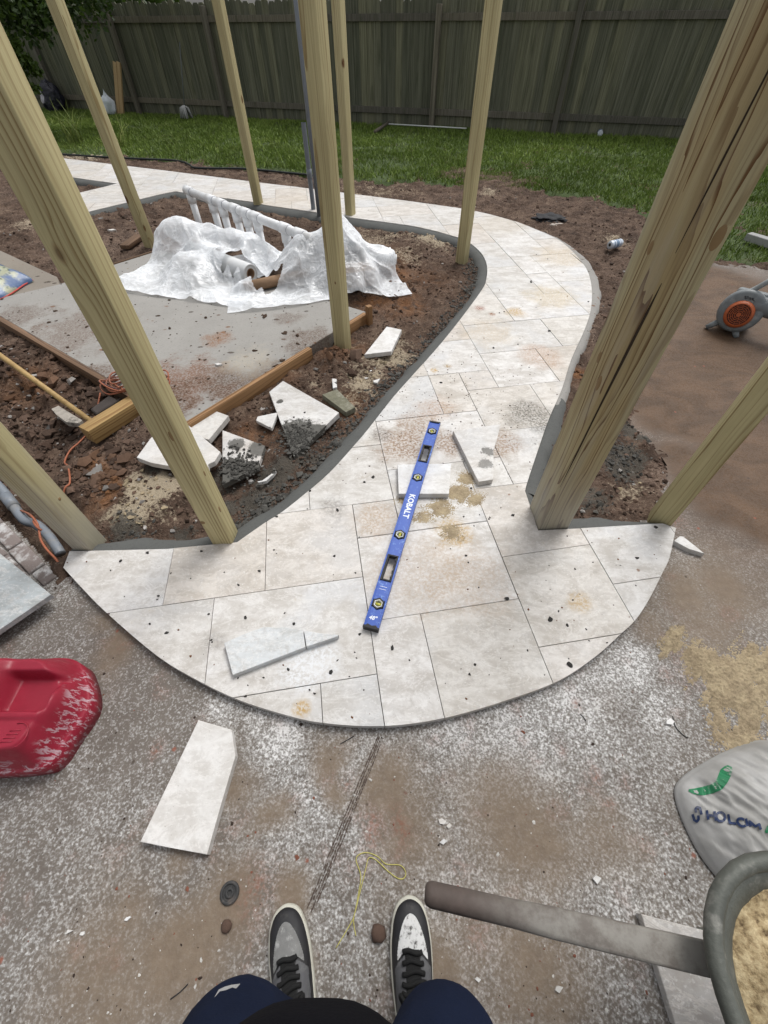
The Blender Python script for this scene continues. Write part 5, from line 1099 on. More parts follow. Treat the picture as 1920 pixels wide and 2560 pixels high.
def Hright(X, Y):
    h = np.where((X > -.64) & (X < -.30) & (np.abs(Y - 3.98) < .13), .24, 0.0); r = np.hypot(X + .36, Y - 3.95); h = np.maximum(h, .47 - 1.15 * np.maximum(r - .035, 0))
    h = np.maximum(h, .36 - 1.0 * np.maximum(np.hypot(X + .62, Y - 3.9) - .03, 0)); h = np.maximum(h, np.where(cseg(X, Y, (-.34, 3.98), (.0, 3.98)) < .09, .21, 0)); h = np.maximum(h, np.where((np.abs(X + .17) < .12) & (np.abs(Y - 3.77) < .09), .16, 0))
    h = np.maximum(h, np.where(cseg(X, Y, (-1.12, 3.6), (-.62, 3.86)) < .045, .12, 0)); return np.maximum(h, np.where(X > -.02, -.01, PZ))
for lab, P in (('crumpled translucent plastic sheet heaped over the roll on the pad', drape(1.36, 1.30, 52, 50, -1.54, 4.08, -.30, Hleft, .86, 5, 120, .46, .10)),
               ('translucent plastic sheet tented over the pool pump behind the middle post', drape(1.66, 1.22, 60, 46, -.54, 3.93, .20, Hright, .82, 8, 120, .6, .09))):
    for _ in range(2):
        P[1:-1] = P[1:-1] * .5 + (P[:-2] + P[2:]) * .25; P[:, 1:-1] = P[:, 1:-1] * .5 + (P[:, :-2] + P[:, 2:]) * .25
    for _ in range(2):                      # refine, then crease: sharp ridges run through the film
        A_ = np.empty((P.shape[0] * 2 - 1, P.shape[1], 3)); A_[::2] = P; A_[1::2] = (P[:-1] + P[1:]) / 2
        P = np.empty((A_.shape[0], A_.shape[1] * 2 - 1, 3)); P[:, ::2] = A_; P[:, 1::2] = (A_[:, :-1] + A_[:, 1:]) / 2
    nx, ny = P.shape[:2]; uu, vv = np.meshgrid(np.linspace(0, 1.6, nx), np.linspace(0, 1.4, ny), indexing='ij')
    nrm = np.cross(np.gradient(P, axis=0), np.gradient(P, axis=1)); nrm /= np.linalg.norm(nrm, axis=-1, keepdims=True) + 1e-9
    crease = (1 - np.abs(2 * fbm(uu + vv * .6, vv - uu * .5, 2.6, 2, 91) - 1)) ** 4 * .026 + (1 - np.abs(2 * fbm(uu * .5 - vv, vv + uu, 6.5, 2, 95) - 1)) ** 3 * .006
    P = P + nrm * crease[..., None] * np.sign(nrm[..., 2:3] + .01); P[..., 2] = np.maximum(P[..., 2], np.where(P[..., 0] > -.02, -.02, PZ + .003))
    nx, ny = P.shape[:2]; o = npmesh('plastic_sheet', P.reshape(-1, 3), (lambda q_, C_: q_[~((np.hypot(*(C_ - np.array([-1.10, 3.80])).T) < .30) & (((C_ - np.array([-1.10, 3.80])) @ np.array([.781, -.625])) > -.24) & (np.abs((C_ - np.array([-1.10, 3.80])) @ np.array([.625, .781])) < .12 + .03 * np.sin(C_[:, 0] * 60)))])(gridq(nx, ny), P.reshape(-1, 3)[gridq(nx, ny)].mean(1)[:, :2]), m_film); tag(o, lab, 'plastic sheet')

# ------------------------------------------------------------------ dome helper and red can, bags
def dome(name, poly, zf, zb, nr, sub, m, par=None, bulge=0.0):
    B = np.array([p[:2] for p in cr([np.append(np.array(p[:2]), 0) for p in poly], sub, True)]); c = B.mean(0); n = len(B)
    T_ = np.concatenate([np.linspace(.03, .9, nr), np.linspace(.92, 1, 5)]); V = [(c[0], c[1], float(zf(np.array(c[0]), np.array(c[1]), np.array(0.0))))]
    for t in T_:
        X, Y = c[0] + (B[:, 0] - c[0]) * t, c[1] + (B[:, 1] - c[1]) * t; V += list(np.stack([X, Y, zf(X, Y, np.full(n, t))], -1))
    ez = np.array([v[2] for v in V[-n:]]); 
    for f, s in ((.5, 1 + bulge), (0, 1 + bulge * .3), (0, .6)): V += list(np.stack([c[0] + (B[:, 0] - c[0]) * s, c[1] + (B[:, 1] - c[1]) * s, zb + (ez - zb) * f], -1))
    R_ = len(T_) + 3; F = [(0, 1 + k, 1 + (k + 1) % n) for k in range(n)]
    for r in range(R_ - 1): F += [(1 + r * n + k, 1 + (r + 1) * n + k, 1 + (r + 1) * n + (k + 1) % n, 1 + r * n + (k + 1) % n) for k in range(n)]
    F.append([1 + (R_ - 1) * n + k for k in range(n)])
    return mesh(name, V, F, m, par, True)
def red_mat():
    m = M('red_plastic'); p = m.pos(); n = m.noise(m.mapv(p, (9, 26, 9)), 3.2, 6, .7, .5); x, y, z = m.sep(p)
    side = m.math('MULTIPLY', m.rng(z, .10, .14, 1, 0), m.math('MAXIMUM', m.rng(x, -1.075, -1.05), m.rng(y, .215, .235, 1, 0))); f = m.math('MULTIPLY', m.rng(n, .52, .57), side, clamp=True)
    c = m.mix(m.noise(p, 20, 3), (0.225, 0.008, 0.022), (0.31, 0.013, 0.036)); c = m.mix(m.math('MULTIPLY', f, .8), c, (0.46, 0.33, 0.36)); return m.done(c, m.rng(n, .4, .6, .38, .55), m.bump(m.noise(p, 60, 3), .12, .002), spec=.45)
m_red = red_mat()
canpoly = [(-1.06, .505), (-.998, .40), (-1.02, .30), (-1.045, .228), (-1.10, .208), (-1.25, .200), (-1.39, .205), (-1.43, .25), (-1.43, .46), (-1.38, .535), (-1.22, .555), (-1.12, .55)]
def canz(X, Y, T_):
    s = sstep(T_, 1.0, .72); z = .045 + .125 * s
    pk_ = sstep(X, -1.235, -1.20) * sstep(X, -1.045, -1.075) * sstep(Y, .345, .362) * sstep(Y, .475, .455); z = z - .055 * pk_
    pan = sstep(X, -1.24, -1.225) * sstep(X, -1.05, -1.065) * sstep(Y, .225, .237) * sstep(Y, .335, .322); z = z - .008 * pan
    rid = np.exp(-((X + 1.255) / .022) ** 2) * sstep(Y, .22, .3) * sstep(Y, .55, .47); return z + .035 * rid
T = thing('fuel_can', 'scuffed red plastic fuel can with a recessed handle on the patio', 'fuel can', (-1.2, .38, PATZ))
b_ = dome('body', [(x + 1.2, y - .38) for x, y in canpoly], lambda X, Y, t: canz(X - 1.2, Y + .38, t) - PATZ, 0.0, 44, 12, m_red, T)
tube('cap', [(-.17, .05, .17), (-.17, .05, .235)], [.035, .032], m_blk, T, 20)
bm = bmesh.new(); pts = [(.10 + .035 * math.cos(t), -.098 + .035 * math.sin(t), .199) for t in np.linspace(-1.2, 1.9, 14)]; bm_tube(bm, pts, .0018, 6)
for k in range(4): bm_tube(bm, [(.065 + .004 * k, -.115 + .01 * k, .198), (.10 + .003 * k, -.113 + .01 * k, .198)], .0014, 6)
bmobj('embossed_mark', bm, m_red, T, True)

cambvh = lambda o: BVHTree.FromPolygons([o.matrix_world @ v.co for v in o.data.vertices], [list(p.vertices) for p in o.data.polygons])
def decal(name, strokes, width, bvh, m, par, lift=.0012, step=2.0):
    """printed strokes laid on a surface; marks given where they stand on it"""
    V = []; F = []; inv = par.matrix_world.inverted()
    for st in strokes:
        pts = []
        for a, b in zip(st[:-1], st[1:]):
            L = math.hypot(b[0] - a[0], b[1] - a[1]); k = max(1, int(L / step)); pts += [(a[0] + (b[0] - a[0]) * i / k, a[1] + (b[1] - a[1]) * i / k, (a[2] + (b[2] - a[2]) * i / k) if len(a) > 2 else width) for i in range(k)]
        pts.append((st[-1][0], st[-1][1], st[-1][2] if len(st[-1]) > 2 else width)); row = []
        for i, (x, y, w) in enumerate(pts):
            a, b = pts[max(i - 1, 0)], pts[min(i + 1, len(pts) - 1)]; l = math.hypot(b[0] - a[0], b[1] - a[1]) + 1e-9; nx, ny = -(b[1] - a[1]) / l, (b[0] - a[0]) / l; pr = []
            for s in (-1, 1):
                d = Vector(ray(x + nx * w / 2 * s, y + ny * w / 2 * s)).normalized(); hit = bvh.ray_cast(Vector(CAM), d)
                pr.append(inv @ (hit[0] - d * lift) if hit[0] is not None else None)
            row.append(pr)
        for i in range(len(row) - 1):
            q4 = [row[i][0], row[i][1], row[i + 1][1], row[i + 1][0]]
            if any(v is None for v in q4): continue
            b0 = len(V); V += q4; F.append((b0, b0 + 1, b0 + 2, b0 + 3))
    return mesh(name, V, F, m, par) if F else None
bpy.context.view_layer.update()
LET = {'H': [[(0, 0), (0, 1)], [(.72, 0), (.72, 1)], [(0, .5), (.72, .5)]], 'O': [[(.42 + .42 * math.cos(t), .5 + .5 * math.sin(t)) for t in np.linspace(0, 6.4, 18)]], 'L': [[(0, 0), (0, 1), (.62, 1)]], 'C': [[(.42 + .42 * math.cos(t), .5 + .5 * math.sin(t)) for t in np.linspace(-.8, -5.5, 14)]],
       'I': [[(.1, 0), (.1, 1)]], 'M': [[(0, 1), (0, 0), (.4, .7), (.8, 0), (.8, 1)]], 'S': [[(.62, .12), (.5, 0), (.12, 0), (0, .15), (.02, .4), (.6, .6), (.62, .85), (.5, 1), (.1, 1), (0, .88)]], 'T': [[(0, 0), (.7, 0)], [(.35, 0), (.35, 1)]]}
def word(txt, adv, place):
    out = []; x = 0
    for ch, a in zip(txt, adv):
        out += [[place(x + p[0], p[1]) for p in st] for st in LET[ch]]; x += a
    return out
# cement bag
m_bag = M('cement_sack'); p_ = m_bag.pos(); n_ = m_bag.noise(p_, 6, 5, .6); m_bag = m_bag.done(m_bag.mix(m_bag.rng(n_, .35, .65), (0.29, 0.285, 0.27), (0.40, 0.395, 0.385)), .65, m_bag.bump(m_bag.noise(p_, 45, 3), .15, .003), spec=.3)
bagpoly = [(.890, .135), (.884, .06), (.90, -.02), (.945, -.085), (1.03, -.12), (1.16, -.14), (1.34, -.13), (1.40, -.02), (1.41, .14), (1.38, .24), (1.24, .275), (1.12, .25), (1.02, .215), (.93, .175)]
def bagz(X, Y, t):
    u = (X - .86) / .5; fold = np.sin((Y * 1.0 + X * .55) * 34 + 3 * fbm(X, Y, 9, 3, 5)) * .0055 * sstep(t, .25, .7) + (fbm(X * 1.1, Y * 2.2, 7, 3, 77) - .5) * .035 - np.abs(fbm((X + Y * .55) * 1.0, (Y - X * .55) * .28, 17, 4, 79) - .5) * .075 * (.35 + t)
    return PATZ + .012 + (.135 * (1 - t ** 2.6) ** .62) * (.62 + .38 * sstep(u, -.05, .55)) + fold * (1 - t ** 6)
T = thing('cement_sack', 'crumpled grey cement sack with navy lettering lying on the patio', 'cement bag', (1.1, .1, PATZ))
sk = dome('sack', [(x - 1.1, y - .1) for x, y in bagpoly], lambda X, Y, t: bagz(X + 1.1, Y + .1, t) - PATZ, 0.0, 50, 14, m_bag, T, .02)
bpy.context.view_layer.update(); bv = cambvh(sk)
m_navy = plain('navy_ink', (0.012, 0.028, 0.09), .6, .25, 50, dirt=(0.3, 0.29, 0.28), dirt_amt=.3); m_green = plain('green_ink', (0.015, 0.17, 0.07), .55, .25, 40, dirt=(0.45, 0.46, 0.44), dirt_amt=.7)
sx_, sy_ = 1640, 1840; zf = 280 / 1475.
Z_ = lambda x, y: (sx_ + x * zf, sy_ + y * zf)
wl = []
for ch, x0, y0, w, h, sl in [('H', 668, 978, 140, 125, .12), ('O', 795, 1000, 135, 118, .1), ('L', 950, 1030, 140, 112, .15), ('C', 1062, 1078, 135, 105, .12), ('I', 1172, 1085, 120, 100, .12), ('M', 1228, 1120, 165, 72, .3)]:
    wl += [[Z_(x0 + p[0] * w + p[1] * 22 * (ch != 'O'), y0 + p[1] * h + p[0] * w * sl) for p in st] for st in LET[ch]]
decal('lettering', wl, 6.4, bv, m_navy, T, .0035, 1.5)
decal('logo', [[Z_(x, y) for x, y in s] for s in ([(530, 1010), (522, 960), (545, 935), (580, 950), (600, 1035)], [(480, 1030), (505, 1110), (540, 1128), (562, 1095), (556, 1045)])], 6.5, bv, m_navy, T, .0035, 1.5)
decal('green_band', [[(*Z_(x, y), w * zf) for x, y, w in [(430, 715, 30), (510, 728, 80), (620, 725, 115), (740, 695, 120), (830, 650, 130), (880, 570, 150), (920, 480, 160), (960, 420, 110), (972, 395, 60)]]], 8, bv, m_green, T, .0016, 1.5)
decal('green_spot', [[(*Z_(x, y), w * zf) for x, y, w in [(1440, 1270, 20), (1480, 1240, 90), (1530, 1200, 130)]]], 8, bv, m_green, T, .0016, 1.5)
decal('bar_code', [[Z_(1270 + k * 16, 1830 + k * 1.5), Z_(1275 + k * 16, 1850 + k * 1.5)] for k in range(13)], 1.4, bv, m_navy, T, .0035, 1)
# patterned stone bag on the walk
m_ = M('printed_bag'); p_ = m_.pos(); v1 = m_.voro(p_, 26); n_ = m_.noise(p_, 8, 4); x, y, z = m_.sep(p_)
cpx = G(0, 700, .05); dd = m_.vmath('DISTANCE', p_, (float(cpx[0]) - .05, float(cpx[1]) - .03, .08))
c_ = m_.mix(m_.rng(v1, .1, .4), (0.06, 0.09, 0.06), (0.32, 0.33, 0.22)); c_ = m_.mix(m_.rng(n_, .45, .6), c_, (0.07, 0.12, 0.24)); c_ = m_.mix(m_.rng(dd, .13, .14, 1, 0), c_, (0.62, 0.12, 0.06))
m_pbag = m_.done(c_, .35, m_.bump(m_.noise(p_, 20, 4), .4, .01), spec=.5)
bp = [G(82, 700, PZ)[:2], G(60, 712, PZ)[:2], G(0, 748, PZ)[:2], G(-90, 760, PZ)[:2], G(-120, 720, PZ)[:2], G(-80, 660, PZ)[:2], G(0, 668, PZ)[:2], G(50, 690, PZ)[:2]]
bc = np.mean(bp, axis=0); T = thing('stone_bag', 'printed plastic bag of decorative stone with an orange label on the walk', 'bag', (bc[0], bc[1], PZ - .012))
dome('bag', [p - bc for p in bp], lambda X, Y, t: .015 + .13 * (1 - t ** 2.2) ** .7 + (fbm(X, Y, 12, 3, 3) - .5) * .02, 0, 20, 6, m_pbag, T)
tube('seam', [np.append(p - bc, .012) for p in cr([np.append(p, 0) for p in bp[:4]], 4) for p in [p[:2]]], .006, plain('red_seam', (0.45, 0.05, 0.04), .5), T, 6)

# ------------------------------------------------------------------ leaf blower
bc = np.array(G(1849, 779, .125)); hz = -bc[:2] / np.linalg.norm(bc[:2]); tl_ = math.radians(14)
bz = np.array([hz[0] * math.cos(tl_), hz[1] * math.cos(tl_), math.sin(tl_)]); bx_ = np.array([-hz[1], hz[0], 0]); bx_ = bx_ if bx_[0] > 0 else -bx_; by_ = np.cross(bz, bx_); by_ = by_ if by_[2] > 0 else -by_
T = empty('leaf_blower'); T.matrix_world = Matrix([[bx_[k], by_[k], bz[k], bc[k]] for k in range(3)] + [[0, 0, 0, 1]]); tag(T, 'grey handheld leaf blower with an orange fan grille on the wet patio', 'leaf blower')
m_bg = plain('blower_grey', (0.16, 0.175, 0.18), .5, .3, 25, .1, dirt=(0.36, 0.36, 0.34), dirt_amt=.5); m_or = plain('blower_orange', (0.42, 0.10, 0.03), .5, .2, 30, dirt=(0.25, 0.08, 0.04)); m_mar = plain('vent_dark', (0.035, 0.008, 0.006), .8, .2, 30)
def disc(name, prof, m, par, cx=0, cy=0, seg=40, ecc=None):
    bm = bmesh.new(); rings = [[(cx + r * math.cos(2 * math.pi * k / seg) * (1 + (ecc(2 * math.pi * k / seg) if ecc else 0)), cy + r * math.sin(2 * math.pi * k / seg) * (1 + (ecc(2 * math.pi * k / seg) if ecc else 0)), z) for k in range(seg)] for r, z in prof]
    bm_loft(bm, rings); o = bmobj(name, bm, m, par, True); o.data.set_sharp_from_angle(angle=math.radians(45)); return o
hs_ = disc('fan_housing', [(.10, -.10), (.130, -.095), (.138, -.08), (.138, -.015), (.130, .0), (.118, .006), (.09, .008)], m_bg, T, ecc=lambda t: .04 * math.cos(t - .5))
gr = disc('fan_grille', [(.088, .004), (.088, .014), (.078, .030), (.070, .034), (.068, .029), (.01, .029)], m_or, T, .006, -.016)
for r in (.018, .029, .040, .051, .062):
    bm = bmesh.new(); pts = [(.006 + r * math.cos(t), -.016 + r * math.sin(t), .0292) for t in np.linspace(0, 6.2832, 33)]; bm_tube(bm, pts, .0032, 6, False); bmobj('vent_slot', bm, m_mar, gr, True)
bm = bmesh.new()
for r0, r1, n_, ph in ((.012, .035, 6, 0), (.034, .048, 9, .2), (.046, .068, 12, .1)):
    for k in range(n_):
        t = 2 * math.pi * k / n_ + ph; bm_tube(bm, [(.006 + r0 * math.cos(t), -.016 + r0 * math.sin(t), .0315), (.006 + r1 * math.cos(t), -.016 + r1 * math.sin(t), .0315)], .0016, 5)
bmobj('spokes', bm, m_or, gr)
tube('outlet', [(.05, .05, -.05), (.14, .055, -.05), (.22, .045, -.05), (.60, .03, -.05)], [.065, .058, .052, .045], m_bg, T, 20)
tube('handle', cr([(-.04, .105, -.045), (.0, .14, -.04), (.035, .185, -.035), (.065, .215, -.035), (.13, .228, -.035), (.21, .220, -.035), (.27, .17, -.04), (.28, .08, -.045)], 5), .0175, plain('blower_handle_grey', (0.26, 0.28, 0.28), .55, .3, 25, dirt=(0.45, 0.45, 0.42)), T, 12)
bm = bmesh.new(); bm_box(bm, (.150, .175, -.068), (.185, .203, -.052), .004); bmobj('trigger', bm, m_or, T, True)
bm = bmesh.new(); bm_box(bm, (-.09, -.09, -.22), (.12, .13, -.101), .02); bmobj('engine_cover', bm, m_bg, T, True)
for x0, y0, x1, y1 in ((-.085, -.10, -.135, -.150), (.045, -.12, .075, -.160)): tube('foot', [(x0, y0, -.03), (x1, y1, -.02)], [.022, .016], m_bg, T, 10)
bpy.context.view_layer.update(); bv = cambvh(hs_)
Z2 = lambda x, y: (1760 + x / 10.37, 660 + y / 10.37)
decal('lettering', [[Z2(1060 + a * 1 + p[0] * w, 830 + p[1] * 68 + a * .24 + p[0] * w * .24 - p[1] * 0) for p in st] for ch, a, w in (('S', 0, 62), ('T', 58, 62), ('I', 122, 40), ('H', 152, 62), ('L', 218, 62)) for st in LET[ch]], 1.7, bv, m_blk, T, .0015, .8)

# ------------------------------------------------------------------ wheelbarrow
m_steel = plain('barrow_steel', (0.085, 0.09, 0.078), .6, .4, 18, .3, metal=.2, dirt=(0.25, 0.245, 0.22), dirt_amt=.8); m_old = wood('barrow_handle_wood', (0.125, 0.10, 0.085), (0.10, 0.082, 0.07), (0.06, 0.045, 0.038), cx=.06, freq=130, seed=71, knots=0, grey=None, rough=.6)
mo = M('splashed_handle'); v_ = mo.obj(); p_ = mo.pos(); x = mo.sep(p_)[0]; n_ = mo.noise(v_, 22, 5, .7)
m_old = mo.done(mo.mix(mo.math('MULTIPLY', mo.rng(x, .12, .30), mo.rng(n_, .35, .6, .45, 1)), mo.mix(mo.noise(mo.mapv(v_, (60, 60, 4)), 1, 4), (0.055, 0.042, 0.036), (0.115, 0.09, 0.078)), mo.mix(n_, (0.16, 0.145, 0.125), (0.27, 0.26, 0.235))), .65, mo.bump(n_, .3, .003), spec=.3)
T = thing('wheelbarrow', 'sand filled steel wheelbarrow with worn wooden handles beside the shoes', 'wheelbarrow', (.9, -.33, PATZ))
L0 = np.array([.9, -.33, PATZ])
def rr(cx, cy, hx, hy, r, z, n=8):
    out = []
    for qx, qy, a0 in ((1, 1, 0), (-1, 1, 90), (-1, -1, 180), (1, -1, 270)):
        for k in range(n + 1):
            t = math.radians(a0 + 90 * k / n); out.append((cx + qx * (hx - r) + r * math.cos(t) - L0[0], cy + qy * (hy - r) + r * math.sin(t) - L0[1], z - L0[2]))
    return out
rim = rr(.915, -.335, .425, .32, .15, .60); bm = bmesh.new()
bm_loft(bm, [rr(.95, -.335, .25, .19, .09, .27), rr(.915, -.335, .405, .30, .14, .57), rr(.915, -.335, .425, .32, .15, .598), rr(.915, -.335, .415, .31, .145, .602), rr(.915, -.335, .390, .285, .13, .575), rr(.95, -.335, .24, .18, .085, .285)], True, True)
bmobj('tub', bm, m_steel, T, True); bm = bmesh.new(); bm_tube(bm, rim + [rim[0]], .0135, 10, False); bmobj('rolled_rim', bm, m_steel, T, True)
hd = G(1062, 2232, .49); h2 = G(1795, 2402, .515); hv = (h2 - hd); hv /= np.linalg.norm(hv)
def handle(a, L, mir):
    d = Vector(hv if not mir else np.array([hv[0], -hv[1], hv[2]])); x_ = d; y_ = Vector((0, 0, 1)).cross(x_).normalized(); z_ = x_.cross(y_); bm = bmesh.new()
    def sec(s, w, r): return [tuple(Vector(a) + x_ * s + y_ * (cx_ * (w - r) + r * math.cos(t)) + z_ * (cz_ * (w - r) + r * math.sin(t))) for cx_, cz_, a0 in ((1, 1, 0), (-1, 1, 90), (-1, -1, 180), (1, -1, 270)) for t in (math.radians(a0), math.radians(a0 + 45), math.radians(a0 + 90))]
    bm_loft(bm, [sec(0, .011, .010), sec(.004, .0165, .013), sec(.012, .019, .014), (sec(.15, .0195, .0145)), sec(.22, .021, .008), sec(.45, .022, .003), sec(L, .022, .003)]); return bmobj('handle', bm, m_old, T, True)
hh = handle(hd - L0, 1.35, False); hh.data.set_sharp_from_angle(angle=math.radians(50)); hh2 = handle(np.array([hd[0], -.67 - (hd[1] + 0), hd[2]]) - L0, 1.35, True)
for y0 in (-.17, -.50):
    tube('leg', [(-.25, y0 + .33, .46), (-.20, y0 + .33, .0), (-.05, y0 + .33, .0), (.10, y0 + .33, .42)], .012, m_steel, T, 8)
for y0 in (-.05, .05): tube('wheel_fork', [(.30, y0 * 2, .50), (.48, y0 * 1.6, .52), (.60, y0 * 1.5, .185)], .014, m_steel, T, 8)
tube('tyre', [(.60 + .165 * math.cos(t), 0, .185 + .165 * math.sin(t)) for t in np.linspace(0, 6.2832, 33)], .035, m_blk, T, 12); tube('wheel_hub', [(.60, -.09, .185), (.60, .09, .185)], .03, m_steel, T, 12)
bm = bmesh.new(); bmesh.ops.create_circle(bm, cap_ends=True, segments=24, radius=.14, matrix=Matrix.Translation((.60, 0, .185)) @ Matrix.Rotation(math.pi / 2, 4, 'X')); bmobj('wheel_disc', bm, m_steel, T)
sb = [(a[0] + (b[0] - a[0]) * t, a[1] + (b[1] - a[1]) * t) for R4 in [rr(.915, -.335, .395, .290, .13, .58, 5)] for a, b in zip(R4, R4[1:] + R4[:1]) for t in ((0, .25, .5, .75) if math.hypot(b[0] - a[0], b[1] - a[1]) > .1 else (0,))]
sandz = lambda X, Y, t: .605 + .06 * (1 - t ** 2) + (fbm(X, Y, 16, 4, 3) - .5) * .035 + (fbm(X, Y, 45, 3, 4) - .5) * .02 - .012 * t ** 8
m_bs = M('coarse_sand'); p_ = m_bs.pos(); f_ = m_bs.noise(p_, 70, 5, .7); m_bs = m_bs.done(m_bs.ramp(f_, [(.3, (0.09, 0.06, 0.035)), (.45, (0.33, 0.25, 0.14)), (.65, (0.54, 0.44, 0.27))]), .95, m_bs.bump(f_, .5, .01), spec=.1)
tag(dome('sand_load', [(p[0] + L0[0], p[1] + L0[1]) for p in sb], lambda X, Y, t: sandz(X, Y, t) + PATZ + .01, .56, 36, 2, m_bs), 'heap of yellow sand filling the wheelbarrow tub', 'sand', kind='stuff')
slab('loose_paver', 'dusty white paver lying on the patio under the wheelbarrow handle', [(1603, 2285), (1860, 2352), (1935, 2600), (1690, 2565)], PATZ + .001, .028, travertine('travertine_dusted', tint=(.78, .80, .84), speck=.2))

# yellow string line, on the patio
m_str = plain('yellow_string', (0.46, 0.42, 0.12), .8, .2, 60)
T = thing('string_line', 'thin yellow mason string lying in a loop between the shoes', 'string', (0, 0, 0))
sp = [(840, 2370), (870, 2320), (885, 2290), (895, 2240), (902, 2190), (890, 2150), (900, 2135), (920, 2132), (945, 2142), (965, 2160), (1000, 2163), (1014, 2180), (1010, 2195), (995, 2196), (970, 2178), (940, 2150), (922, 2145), (915, 2170), (905, 2210), (893, 2260), (884, 2300), (890, 2340)]
tube('string', cr([tuple(G(a, b, PATZ + .002)) for a, b in sp], 5), .0013, m_str, T, 5)
for k, (pts, lab) in enumerate([([(1450, 1785), (1458, 1792), (1465, 1803)], 'short dark wire bit on the dusty patio'), ([(1682, 1790), (1688, 1815), (1705, 1835), (1720, 1845)], 'thin curved wire on the patio next to the sand'), ([(850, 1860), (868, 1850), (885, 1840)], 'straight grey stick splinter lying by the control joint'), ([(426, 2498), (450, 2480), (470, 2460)], 'dark twig on the patio left of the trousers')]):
    o = tube('wire_bit', cr([tuple(G(a, b, PATZ + .002)) for a, b in pts], 4), .0014, m_blk, None, 5); tag(o, lab, 'wire')

# ------------------------------------------------------------------ things on the lawn and along the fence
def fpt(px, py, off=.25):               # foot of a thing standing just in front of the fence line
    d = ray(px, py); n = np.array([fd[1], -fd[0]]); t = ((fa - CAM[:2]) @ n + off * (1 if n @ (CAM[:2] - fa) > 0 else -1)) / (d[:2] @ n); return CAM + d * t
m_new = wood('fresh_lumber', (0.50, 0.36, 0.19), (0.42, 0.29, 0.15), (0.30, 0.17, 0.07), freq=90, seed=81, knots=.5)
T = thing('lumber', 'two pale new boards leaning upright against the fence', 'boards', (0, 0, 0))
b0, t0 = fpt(302, 288, .32), fpt(292, 152, .12)
for dx in (0, .10):
    bm = bmesh.new(); L = np.linalg.norm(t0 - b0) ; bm_box(bm, (-.045, -.019, 0), (.045, .019, L), .002); o = bmobj('plank', bm, m_new, T)
    z_ = Vector((t0 - b0) / L); x_ = Vector((fd[0], fd[1], 0)); y_ = z_.cross(x_).normalized(); x_ = y_.cross(z_); off = np.array([fd[0], fd[1], 0]) * (dx - .06)
    o.matrix_world = Matrix([[x_[k], y_[k], z_[k], b0[k] + off[k]] for k in range(3)] + [[0, 0, 0, 1]]); o.location.z = -.04
def lump(name, lab, cat, c, r, h, m, seed, top=None, amp=.25):
    bm = bmesh.new(); bmesh.ops.create_icosphere(bm, subdivisions=4, radius=1); r2 = 6.0
    from mathutils import noise as mn
    for v in bm.verts:
        k = 1 + amp * mn.fractal(v.co * 2.2 + Vector((seed, 0, 0)), 1, 2, 4); v.co *= k
        if top and v.co.z > .3: v.co.x *= max(.12, 1 - top * (v.co.z - .3)); v.co.y *= max(.12, 1 - top * (v.co.z - .3))
        v.co.z = max(v.co.z, -.62)
    o = bmobj(name, bm, m, None, True); o.scale = (r, r * .8, h); o.location = (c[0], c[1], c[2] + .6 * h); return tag(o, lab, cat)
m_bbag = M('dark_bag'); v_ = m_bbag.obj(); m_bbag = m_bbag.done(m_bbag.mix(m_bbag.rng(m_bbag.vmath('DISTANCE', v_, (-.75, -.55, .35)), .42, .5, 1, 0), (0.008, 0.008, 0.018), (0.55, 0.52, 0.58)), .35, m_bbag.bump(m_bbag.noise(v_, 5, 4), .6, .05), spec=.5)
lump('rubbish_bag', 'black rubbish bag with a pale patch at the foot of the fence', 'bag', fpt(145, 280, .3), .25, .33, m_bbag, 3)
m_wbag = plain('thin_white_bag', (0.62, 0.66, 0.70), .45, .1, 6, .4)
lump('carrier_bag', 'knotted white carrier bag beside the leaning boards', 'bag', fpt(280, 284, .35), .15, .24, m_wbag, 8, 1.3)
c = fpt(467, 295, .5); T = thing('mop', 'grey string mop leaning upside up against the fence', 'mop', tuple(c)); t_ = fpt(449, 105, .06) - c
tube('pole', [(0, 0, .12), tuple(t_)], .012, plain('mop_pole', (0.10, 0.11, 0.10), .6), T, 8)
m_rag = plain('grey_rag', (0.34, 0.34, 0.33), .9, .3, 20, .5); rr_ = random.Random(6)
for k in range(16):
    a = rr_.random() * 6.28; R1 = rr_.uniform(.08, .15); tube('strand', [(0, 0, .20), (R1 * .6 * math.cos(a), R1 * .6 * math.sin(a), .16), (R1 * math.cos(a), R1 * math.sin(a), .0)], [.012, .02, .014], m_rag, T, 6)
m_stick = plain('grey_stick', (0.10, 0.085, 0.065), .85, .3, 20)
a_, b_ = G(937, 330, .02), G(991, 294, .02); o = tube('stick', [a_, b_], .03, m_stick, None, 8); tag(o, 'dark wooden stick lying at a slant on the lawn', 'stick')
a_, b_ = G(972, 310, .04), G(1166, 321, .03); o = tube('rod', [a_, b_], .011, m_wht, None, 6); tag(o, 'thin white rod lying straight across the lawn', 'rod')
